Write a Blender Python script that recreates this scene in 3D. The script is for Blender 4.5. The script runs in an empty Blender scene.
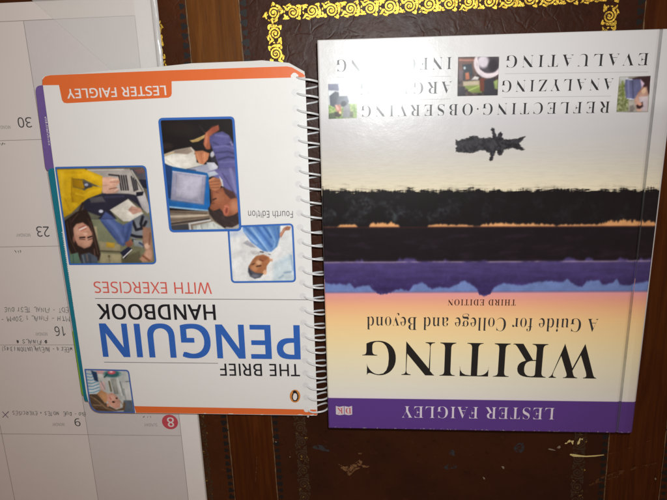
import bpy, bmesh, math, random
import numpy as np
from mathutils import Vector, Matrix, Euler
from mathutils.geometry import tessellate_polygon

random.seed(7)
rng = np.random.default_rng(7)
sc = bpy.context.scene
C = sc.collection

# ------------------------------------------------------------------ camera, light, exposure
FPX = 589.4                                    # focal length in photo pixels (667 wide)
CAM_LOC = Vector((0.0165, 0.1208, 0.3991))
CAM_ROT = (-0.2585, 0.0702, -0.0437)
cd = bpy.data.cameras.new('camera')
cd.sensor_fit = 'HORIZONTAL'; cd.sensor_width = 36.0; cd.lens = 36.0 * FPX / 667.0
cd.clip_start = 0.01; cd.clip_end = 20.0
cam = bpy.data.objects.new('camera', cd); C.objects.link(cam)
cam.location = CAM_LOC; cam.rotation_euler = CAM_ROT
sc.camera = cam

# dim warm light of the room
w = bpy.data.worlds.new('World'); sc.world = w; w.use_nodes = True
bg = w.node_tree.nodes['Background']
bg.inputs['Color'].default_value = (1.0, 0.64, 0.46, 1); bg.inputs['Strength'].default_value = 0.20

# the camera phone's flash, beside its lens
FLASH = CAM_LOC + Vector((0.013, 0.024, 0.003))
ld = bpy.data.lights.new('flash', 'SPOT'); ld.energy = 5.7; ld.color = (0.965, 1.0, 1.0)
ld.shadow_soft_size = 0.006; ld.spot_size = math.radians(112); ld.spot_blend = 1.0
fl = bpy.data.objects.new('flash', ld); C.objects.link(fl); fl.location = FLASH
aim = Vector((-0.03, 0.06, 0.0))
fl.rotation_euler = (aim - FLASH).to_track_quat('-Z', 'Y').to_euler()

sc.view_settings.view_transform = 'Standard'; sc.view_settings.look = 'None'
sc.view_settings.exposure = 0.0; sc.view_settings.gamma = 1.0
sc.view_settings.use_curve_mapping = False
sc.cycles.use_denoising = True
sc.cycles.max_bounces = 8

# ------------------------------------------------------------------ measuring: where a point of the photo lies on a level plane
RM = Euler(CAM_ROT, 'XYZ').to_matrix()
def on_plane(px, py, z):
    d = RM @ Vector(((px - 333.5) / FPX, -(py - 250.0) / FPX, -1.0))
    t = (z - CAM_LOC.z) / d.z
    return CAM_LOC + d * t
RN = np.array(RM); CN = np.array(CAM_LOC)
def to_px(P):
    q = (np.asarray(P) - CN) @ RN
    return np.stack([333.5 - FPX * q[..., 0] / q[..., 2], 250.0 + FPX * q[..., 1] / q[..., 2]], -1)

class Frame:
    """the level frame a flat thing is laid out in: its own origin and turn"""
    def __init__(s, x, y, th): s.x, s.y, s.th = x, y, th; s.c, s.s = math.cos(th), math.sin(th)
    def loc(s, px, py, z):
        p = on_plane(px, py, z); dx, dy = p.x - s.x, p.y - s.y
        return (dx * s.c + dy * s.s, -dx * s.s + dy * s.c)
    def world(s, u, v):
        return s.x + np.asarray(u) * s.c - np.asarray(v) * s.s, s.y + np.asarray(u) * s.s + np.asarray(v) * s.c
    def locs(s, pts, z): return [s.loc(a, b, z) for a, b in pts]

# ------------------------------------------------------------------ object helpers
def empty(name, fr, label, cat, group=None):
    o = bpy.data.objects.new(name, None); C.objects.link(o)
    o.location = (fr.x, fr.y, 0); o.rotation_euler = (0, 0, fr.th); o.empty_display_size = 0.02
    o['label'] = label; o['category'] = cat
    if group: o['group'] = group
    return o
def link(name, me, mat, parent=None):
    if mat and not me.materials: me.materials.append(mat)
    o = bpy.data.objects.new(name, me); C.objects.link(o)
    if parent: o.parent = parent
    return o
def mesh(name, V, F, mat, parent=None, smooth=False):
    me = bpy.data.meshes.new(name); me.from_pydata(V, [], F); me.update()
    if smooth: me.polygons.foreach_set('use_smooth', [True] * len(me.polygons))
    return link(name, me, mat, parent)
def area2(L):
    return sum(L[i][0] * L[(i + 1) % len(L)][1] - L[(i + 1) % len(L)][0] * L[i][1] for i in range(len(L)))
def print_poly(name, pts, z, mat, parent):
    """flat print: one level face"""
    if area2(pts) < 0: pts = pts[::-1]
    return mesh(name, [(x, y, z) for x, y in pts], [tuple(range(len(pts)))], mat, parent)
def sheet(name, pts, z0, z1, mat, parent, bev=0.0):
    """a board or sheet with the outline pts from z0 up to z1"""
    if area2(pts) < 0: pts = pts[::-1]
    bm = bmesh.new()
    b = [bm.verts.new((x, y, z0)) for x, y in pts]; t = [bm.verts.new((x, y, z1)) for x, y in pts]
    n = len(pts)
    bm.faces.new(t); bm.faces.new(b[::-1])
    for i in range(n): bm.faces.new((b[i], b[(i + 1) % n], t[(i + 1) % n], t[i]))
    if bev:
        es = [e for e in bm.edges if abs(e.verts[0].co.z - e.verts[1].co.z) < 1e-7]
        bmesh.ops.bevel(bm, geom=es, offset=bev, segments=2, profile=0.6, affect='EDGES')
    me = bpy.data.meshes.new(name); bm.to_mesh(me); bm.free()
    return link(name, me, mat, parent)
def rounded(pts, r, seg=5):
    """round every corner of a convex outline; r one radius or one for each corner"""
    out = []; n = len(pts)
    for i in range(n):
        rr = r[i] if isinstance(r, (list, tuple)) else r
        p = Vector(pts[i]); a = Vector(pts[i - 1]) - p; b = Vector(pts[(i + 1) % n]) - p
        if rr <= 0: out.append(tuple(p)); continue
        A = p + a.normalized() * rr; B = p + b.normalized() * rr
        for k in range(seg + 1):
            t = k / seg; q = A * (1 - t) ** 2 + p * 2 * t * (1 - t) + B * t * t
            out.append((q.x, q.y))
    return out
def ribbon(pts, wd, V, F, z):
    """append a flat ribbon along pts; wd a width or one for each point"""
    n = len(pts); base = len(V)
    for i in range(n):
        a = pts[max(i - 1, 0)]; b = pts[min(i + 1, n - 1)]
        d = math.hypot(b[0] - a[0], b[1] - a[1]) or 1e-9
        nx, ny = -(b[1] - a[1]) / d, (b[0] - a[0]) / d
        h = (wd[i] if isinstance(wd, (list, tuple)) else wd) / 2
        V.append((pts[i][0] + nx * h, pts[i][1] + ny * h, z)); V.append((pts[i][0] - nx * h, pts[i][1] - ny * h, z))
    for i in range(n - 1):
        k = base + 2 * i; F.append((k, k + 1, k + 3, k + 2))
def print_line(name, pts, wd, z, mat, parent):
    V, F = [], []; ribbon(pts, wd, V, F, z)
    return mesh(name, V, F, mat, parent)
def tube(name, pts, r, mat, parent, sides=8):
    V, F = [], []; n = len(pts); P = [Vector(p) for p in pts]
    up = Vector((0, 1, 0))
    for i in range(n):
        t = (P[min(i + 1, n - 1)] - P[max(i - 1, 0)]).normalized()
        a = (up - t * up.dot(t)).normalized(); b = t.cross(a)
        for k in range(sides):
            an = 2 * math.pi * k / sides
            V.append(tuple(P[i] + (a * math.cos(an) + b * math.sin(an)) * r))
    for i in range(n - 1):
        for k in range(sides):
            F.append((i * sides + k, i * sides + (k + 1) % sides, (i + 1) * sides + (k + 1) % sides, (i + 1) * sides + k))
    F.append(tuple(range(sides))[::-1]); F.append(tuple((n - 1) * sides + k for k in range(sides)))
    return mesh(name, V, F, mat, parent, True)

# ------------------------------------------------------------------ lettering (outlines in thousandths, one entry for each letter)
SERIF = """A437 -1,0,-1,18,6,19,19,24,29,30,38,41,47,55,56,75,213,466,217,465,377,87,405,34,414,25,427,20,436,18,436,0,237,0,237,18,263,21,284,30,290,46,280,81,259,132,96,132,71,71,68,59,67,48,73,32,92,21,123,18,120,18,120,0 107,161,249,161,177,319;B443 24,0,24,17,39,20,56,25,69,32,76,44,81,60,82,82,82,369,81,386,80,401,76,412,71,421,64,428,55,433,44,436,31,438,23,439,23,455,220,455,295,449,347,429,379,396,389,351,383,313,363,283,331,261,285,247,340,231,379,206,403,173,411,132,406,93,391,61,366,35,332,15,289,4,237,0 175,252,189,252,222,254,249,261,269,272,282,290,290,314,292,345,290,373,285,395,275,412,262,424,242,431,217,434,201,433,188,430,182,425,177,417,175,406,175,391 222,24,251,27,273,35,289,49,300,69,306,95,308,128,306,162,297,188,283,208,262,221,233,228,198,231,175,231,175,65,176,51,179,41,184,33,193,28,206,25;C468 256,-11,215,-7,177,3,142,20,111,43,84,71,62,104,46,142,37,184,34,228,37,273,47,314,63,351,84,384,111,412,143,435,179,452,218,462,259,465,290,463,325,454,365,440,386,435,407,439,419,449,426,465,429,465,429,308,427,308,409,347,387,380,362,407,332,427,301,439,263,443,207,430,168,389,144,321,136,226,145,138,171,74,214,36,276,24,307,26,335,33,362,45,388,61,412,81,429,106,442,89,404,45,361,14,311,-5;D496 28,0,28,17,41,19,57,23,69,30,76,39,80,54,81,75,81,374,80,397,75,415,67,426,54,433,36,437,22,439,22,455,221,455,277,452,325,441,366,422,400,396,427,364,445,325,457,279,461,228,446,128,402,57,330,14,227,0 223,24,256,27,284,37,307,53,326,75,344,115,355,166,358,229,350,318,325,382,284,420,225,433,206,432,192,429,184,423,178,415,175,402,175,385,175,72,175,55,178,42,184,34,192,29,205,25;E442 22,0,22,17,37,18,55,22,69,30,76,41,81,57,83,78,83,369,81,394,76,413,69,425,55,433,38,437,24,439,24,455,391,455,391,320,391,320,382,357,367,386,345,406,316,420,278,428,231,430,197,428,189,426,183,422,179,417,175,388,175,246,194,246,223,248,247,256,265,269,278,288,288,313,295,345,297,345,297,118,295,118,292,143,287,164,280,181,270,195,259,206,245,213,228,218,208,221,186,222,175,222,175,67,176,53,180,42,186,35,197,31,212,28,230,28,262,29,291,32,316,39,339,48,359,60,376,75,392,94,406,116,418,143,422,143,395,0;F404 23,0,23,17,39,20,56,26,69,34,76,45,81,62,82,84,82,375,80,396,75,412,68,423,54,430,37,435,22,439,22,455,386,455,386,320,385,320,379,345,371,367,362,385,349,400,333,412,313,420,290,426,262,430,229,431,198,429,190,428,183,425,179,421,175,398,175,247,191,247,220,250,244,257,261,270,275,289,285,314,291,347,295,347,295,118,292,118,286,154,276,181,262,200,244,213,219,221,189,224,175,224,175,81,175,66,177,53,181,43,187,34,195,28,206,24,220,20,237,18,249,17,249,0;G508 267,-10,223,-7,182,3,146,19,113,42,86,70,64,103,48,141,38,183,35,229,38,274,48,315,64,352,86,385,112,413,144,435,179,452,217,462,258,465,291,463,328,454,367,441,386,436,397,437,405,439,411,443,426,465,430,465,430,308,427,308,416,334,403,357,388,379,371,397,353,413,333,426,312,436,290,441,265,443,209,430,170,389,146,322,138,228,142,163,154,110,174,67,194,44,216,26,244,16,274,13,300,14,320,19,334,27,343,39,348,53,350,71,350,128,348,146,343,161,335,170,321,176,301,180,283,182,283,198,493,198,493,182,479,180,462,177,450,171,444,161,440,147,438,128,438,29,384,7,326,-6;H523 23,0,23,17,38,20,56,24,69,32,76,43,81,59,82,81,82,379,81,398,76,413,68,424,56,431,38,436,24,439,24,455,234,455,234,439,201,432,191,428,185,422,180,415,177,406,175,394,175,379,175,251,349,251,349,379,345,415,340,422,333,428,324,432,290,439,290,455,500,455,500,439,484,436,467,431,454,424,448,414,443,399,442,379,442,81,443,60,448,44,455,33,467,25,484,20,500,17,500,0,290,0,290,17,305,20,322,24,335,31,343,41,348,58,349,81,349,221,175,221,175,81,176,59,181,43,188,32,201,24,219,20,234,17,234,0;I261 21,0,21,17,36,21,53,26,67,32,75,42,81,56,83,75,83,387,81,405,76,419,69,427,56,433,37,437,21,439,21,455,237,455,237,439,222,437,204,433,190,427,182,419,177,405,175,387,175,77,180,44,186,37,192,31,202,26,238,17,238,0;K510 24,0,24,17,39,20,57,24,70,32,77,43,81,59,83,81,83,379,81,398,76,413,69,424,56,432,39,436,24,439,24,455,235,455,235,439,201,432,192,428,186,422,180,415,177,406,176,394,175,379,182,234,326,373,342,391,352,406,355,418,349,430,325,436,298,439,298,455,478,455,478,439,475,439,433,430,387,404,339,361,265,285,458,46,482,25,493,21,505,19,512,17,512,0,288,0,288,17,307,18,325,21,334,24,339,29,341,34,339,42,332,53,322,66,200,214,176,198,175,81,177,59,181,43,188,32,201,24,219,20,235,17,235,0;L426 23,0,23,17,38,20,56,24,69,32,76,43,81,59,82,81,82,379,81,399,76,414,68,425,56,432,38,436,24,439,24,455,242,455,242,439,232,438,218,436,205,434,194,430,187,424,181,416,177,407,175,394,175,379,175,83,178,47,182,40,188,35,196,31,233,28,265,29,293,33,318,40,340,49,359,63,376,80,390,100,404,125,416,154,420,154,394,0;M634 22,0,22,17,36,20,54,24,68,32,76,43,81,58,83,79,83,382,82,396,80,407,77,416,72,423,66,428,56,432,22,439,22,455,178,455,317,142,456,455,610,455,610,439,595,436,579,430,566,423,559,412,554,397,553,378,553,85,553,68,555,54,558,43,563,34,569,28,578,23,589,20,601,18,609,17,609,0,403,0,403,17,436,25,446,29,452,36,457,44,460,54,462,68,462,83,455,399,281,0,277,0,105,389,98,80,100,57,105,41,113,30,128,23,146,19,162,17,162,0;N494 409,-11,106,350,99,79,101,57,105,42,112,31,125,24,143,20,159,17,159,0,26,0,26,17,34,18,47,20,58,23,67,27,73,33,78,41,81,51,83,64,83,79,82,388,42,433,26,439,26,455,151,455,392,169,398,377,398,392,396,404,393,414,388,421,382,427,372,431,339,439,339,455,472,455,472,439,457,436,439,432,427,425,420,414,416,398,414,377,414,-11;O525 261,-11,230,-9,200,-3,172,7,146,21,122,38,100,58,81,81,65,106,52,134,43,163,37,195,35,228,37,260,43,292,52,321,65,349,81,374,100,397,122,417,147,434,174,448,202,458,233,464,265,466,296,464,326,458,354,448,380,435,404,418,426,399,445,376,461,351,474,323,483,293,489,261,491,228,489,195,483,163,474,134,461,106,444,81,425,58,403,38,378,21,352,7,323,-3,292,-9 267,12,320,26,357,66,380,133,387,228,383,293,372,346,354,389,330,419,298,437,258,443,204,430,167,389,145,322,138,228,141,163,152,109,171,67,195,37,226,18;R473 23,0,23,17,38,20,56,24,69,32,76,43,81,59,82,81,82,379,81,398,76,413,68,424,56,431,38,436,24,439,24,455,217,455,277,452,326,442,363,426,389,403,405,372,410,334,404,296,386,265,355,241,309,224,426,50,447,26,455,21,466,18,478,17,473,17,473,0,345,0,208,212,175,212,175,81,176,59,181,43,188,32,201,24,219,20,234,17,234,0 175,234,204,234,238,236,265,245,286,258,300,278,308,304,311,336,306,378,290,407,263,425,226,431,207,430,193,427,183,422,178,414,175,402,175,385;S390 50,-11,50,158,55,158,68,113,85,77,106,50,131,30,161,19,196,15,223,17,245,24,263,36,275,51,283,69,286,89,279,117,261,140,229,160,166,191,131,210,104,231,83,253,68,276,60,302,57,332,59,358,65,381,74,403,86,421,101,437,119,449,139,459,161,464,184,466,227,461,280,448,290,446,301,445,315,447,323,454,327,466,332,466,332,319,330,319,322,343,312,365,300,385,285,402,270,417,253,429,234,438,215,443,193,445,170,443,151,437,134,426,122,413,115,398,112,380,114,364,121,349,132,336,146,325,164,314,185,303,250,273,275,260,295,247,312,233,326,219,336,204,343,188,348,171,351,153,352,133,350,106,343,80,333,58,318,38,299,21,277,8,252,-2,223,-8,193,-10,160,-8,128,1,101,9,86,12,76,12,69,10,62,7,54,-11;T423 100,0,100,17,116,19,134,23,148,31,156,42,162,59,163,81,163,433,148,433,114,430,84,420,59,403,41,380,28,352,22,318,18,318,18,455,403,455,403,317,401,317,388,368,363,404,323,426,270,433,256,433,256,81,257,58,262,41,270,30,284,23,303,19,320,17,320,0;U492 247,-13,194,-8,152,6,120,29,98,61,85,103,81,155,81,379,79,398,74,413,67,424,54,431,37,436,22,439,22,455,233,455,233,439,199,432,190,428,183,422,178,415,173,379,173,140,176,104,184,74,197,51,216,35,242,25,276,22,330,31,369,56,392,99,400,159,400,378,398,398,393,413,386,423,372,431,353,436,336,439,336,455,467,455,467,439,453,435,437,429,427,421,420,411,416,396,415,378,415,181,410,118,397,69,373,32,342,7,300,-8;V428 219,-13,51,381,28,420,19,429,5,435,-7,439,-7,455,203,455,203,439,191,438,175,436,162,432,152,427,147,419,145,410,154,378,259,143,355,377,362,409,360,419,355,427,346,432,333,435,318,438,306,439,306,455,434,455,434,439,427,437,414,434,403,427,394,418,384,403,375,383,223,-13;W611 178,-11,39,393,34,407,27,419,21,427,12,433,0,437,-8,439,-8,455,173,455,173,439,166,438,154,435,145,432,138,427,134,420,133,410,141,373,223,153,308,353,293,399,287,413,280,423,272,429,261,434,247,437,237,439,237,455,432,455,432,439,410,436,391,427,386,412,392,386,474,166,548,369,556,406,555,417,550,425,543,430,532,434,519,437,511,439,511,455,616,455,616,439,608,435,597,429,588,421,581,410,574,396,568,379,439,-11,435,-11,316,309,183,-11;Y426 109,0,109,17,124,20,142,24,155,32,162,43,167,59,168,81,168,179,53,387,41,406,29,421,19,429,4,435,-6,438,-6,455,199,455,199,438,195,438,183,437,172,435,162,432,154,428,150,423,149,416,157,392,248,226,340,366,349,382,354,396,356,408,350,424,330,435,299,438,302,438,302,455,432,455,432,438,425,435,414,431,403,424,377,392,261,203,260,81,262,59,266,43,274,32,287,24,304,20,320,17,320,0;Z442 28,0,27,11,282,430,214,430,185,429,160,425,138,420,119,412,102,401,88,386,75,367,64,344,54,316,52,316,65,455,399,455,399,443,147,29,240,29,284,32,323,43,355,61,380,87,400,121,414,164,416,164,400,0;a344 253,-10,236,-7,222,1,212,15,202,35,164,11,130,-4,94,-9,76,-6,60,0,46,11,36,26,30,43,28,63,32,91,45,115,68,136,101,155,146,173,206,190,206,241,205,258,200,272,192,282,182,290,166,294,147,296,120,293,102,286,97,274,107,257,112,248,115,239,115,231,114,220,111,210,104,202,96,196,87,192,78,191,67,192,58,196,50,203,45,212,41,223,40,236,42,252,47,266,55,278,67,290,81,300,98,308,117,314,139,317,161,318,203,315,235,307,257,292,273,271,282,244,285,210,285,62,288,40,290,37,296,35,307,34,314,42,323,28,301,7,278,-6 153,34,178,41,188,47,196,54,205,63,206,169,159,157,132,139,116,114,111,84,115,56,127,39;d370 138,-10,120,-8,100,-1,83,10,66,26,53,44,42,66,34,91,29,118,27,147,29,180,34,210,43,237,55,261,69,281,86,297,105,309,125,316,145,318,172,314,196,301,224,280,230,401,229,413,225,423,218,430,207,435,193,438,183,439,183,455,312,455,312,75,312,60,314,49,319,41,325,35,337,30,346,28,346,11,314,8,270,1,230,-10,224,39,195,12,170,-5 170,28,184,30,196,34,207,41,217,51,225,62,230,76,230,242,227,252,220,262,211,270,200,276,188,279,173,281,151,277,134,267,123,250,116,225,111,193,110,153,111,115,115,83,123,58,133,42,149,32;e301 153,-10,131,-8,109,-1,89,10,71,26,56,45,44,69,34,95,29,125,27,157,29,187,35,215,44,240,57,263,73,282,92,298,112,309,134,316,156,318,190,314,219,301,243,280,261,251,272,216,275,173,275,166,109,166,115,112,132,73,159,50,198,42,229,47,254,62,270,86,279,73,253,36,223,11,190,-5 109,192,209,192,209,215,208,241,205,261,200,277,192,288,179,295,159,297,136,291,121,274,112,244,109,203;f214 22,0,22,16,44,22,49,25,54,30,57,35,60,73,60,277,24,277,24,310,60,310,60,353,63,386,73,413,90,436,113,452,141,461,175,465,198,463,218,456,234,446,247,432,254,417,256,400,255,386,252,375,247,367,239,360,232,357,223,355,215,356,208,360,201,365,196,372,193,381,192,391,193,400,195,410,200,420,203,426,205,433,203,438,194,442,181,443,164,442,153,437,147,430,143,419,141,406,140,390,140,310,196,310,196,277,140,277,140,65,141,47,145,34,152,26,163,20,179,17,192,16,192,0;g327 145,-140,107,-138,76,-132,52,-122,35,-108,25,-92,21,-75,26,-54,43,-38,72,-26,49,-10,35,9,31,30,33,46,38,61,48,74,62,86,81,98,105,110,72,128,48,150,34,179,30,212,31,232,37,251,46,268,58,282,73,295,91,305,111,312,134,317,157,318,182,317,206,312,231,304,309,304,309,268,262,268,274,248,282,226,284,203,282,185,278,167,270,151,259,137,246,125,230,116,212,108,193,104,171,103,157,103,141,104,128,103,117,100,107,94,100,87,95,80,94,71,98,59,115,51,140,49,175,49,207,48,234,45,256,40,273,33,286,24,296,13,303,-1,307,-18,308,-37,304,-67,291,-92,267,-113,236,-128,195,-137 156,124,176,127,189,134,197,146,203,163,206,184,207,211,206,238,203,260,197,276,189,288,176,295,156,297,139,295,126,288,117,276,111,260,108,238,107,211,108,184,111,163,117,146,126,134,139,127 161,-116,208,-113,242,-104,263,-88,271,-66,269,-55,263,-47,254,-41,240,-37,224,-35,205,-34,92,-34,78,-45,69,-58,66,-73,69,-84,77,-94,90,-103,108,-111,132,-115;i198 100,362,90,364,80,368,70,376,63,387,59,399,58,412,59,426,63,438,70,449,80,457,90,462,102,463,111,462,122,457,131,449,138,438,142,426,144,412,142,399,138,387,131,376,121,368,111,364 26,0,26,16,33,18,44,21,51,26,56,32,59,43,60,56,60,252,59,267,57,278,53,285,46,289,35,292,28,293,28,310,141,310,141,56,142,43,144,33,149,26,155,21,166,18,172,16,172,0;l199 26,0,26,16,33,18,44,21,51,26,56,32,59,43,60,56,60,398,59,411,57,421,53,429,47,434,35,438,28,439,28,455,141,455,141,56,142,43,144,33,149,26,155,21,166,18,172,16,172,0;n381 26,0,26,16,32,17,43,21,51,26,56,33,59,43,60,56,60,253,59,266,56,276,52,284,45,289,33,293,26,294,26,310,140,310,147,267,180,296,210,313,242,318,277,312,302,292,318,258,323,212,323,56,324,43,326,33,331,26,338,21,349,17,356,16,356,0,210,0,210,16,209,16,229,21,239,34,243,56,243,217,242,234,240,247,236,258,229,265,218,270,201,271,179,267,159,255,141,235,140,56,141,43,144,33,148,26,155,21,166,17,172,16,172,0;o336 169,-10,142,-8,117,-1,95,11,74,27,58,47,44,70,34,96,28,124,26,154,28,184,34,213,44,239,58,262,74,281,95,297,117,309,142,316,169,318,194,316,218,309,241,298,261,282,278,263,291,240,301,214,307,185,310,154,307,123,301,94,291,69,278,46,261,26,241,11,219,-1,195,-8 170,11,190,14,205,24,216,39,220,50,223,64,225,81,227,154,226,206,222,245,214,271,204,286,189,296,170,299,147,296,131,286,121,271,115,245,111,206,109,154,112,82,114,64,117,50,122,39,132,24,147,14;r287 26,0,26,16,33,18,44,21,51,26,56,32,59,43,60,56,60,252,59,267,57,278,52,285,45,289,34,292,28,293,28,310,138,310,145,252,164,272,177,288,192,301,207,311,221,316,234,318,248,317,260,312,269,304,277,293,281,281,282,266,281,254,278,243,273,234,265,228,257,224,247,222,239,223,233,226,228,231,213,250,207,255,199,259,187,260,175,258,165,252,156,241,148,228,143,211,142,192,142,56,143,42,147,32,153,25,164,21,179,18,190,16,190,0;u375 132,-10,106,-7,86,2,71,17,61,38,55,65,53,97,53,248,52,262,50,274,45,282,39,289,27,293,19,294,19,310,134,310,134,74,135,63,139,54,145,46,153,40,163,37,178,36,200,39,219,49,235,66,236,248,235,263,232,275,227,283,219,289,206,293,197,294,197,310,316,310,316,70,317,56,320,46,325,39,333,34,345,31,352,30,352,13,320,10,275,3,236,-10,229,40,211,26,197,13,182,3,166,-4,148,-9;y300 53,-140,39,-139,27,-133,16,-125,7,-113,2,-100,1,-84,2,-73,5,-62,10,-53,18,-46,26,-41,37,-40,44,-41,52,-44,58,-49,63,-57,66,-65,67,-76,67,-81,66,-87,69,-94,74,-97,88,-99,99,-96,109,-88,120,-74,136,-44,147,-5,43,251,31,275,22,287,15,291,7,293,4,293,3,310,154,310,154,293,131,289,126,286,122,281,121,275,122,267,126,257,185,119,237,241,243,260,245,274,244,281,240,286,234,289,210,293,210,310,292,310,292,293,287,292,278,288,271,281,252,242,155,-24,144,-53,133,-77,123,-96,113,-111,102,-122,91,-131,80,-136,67,-139"""
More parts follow.
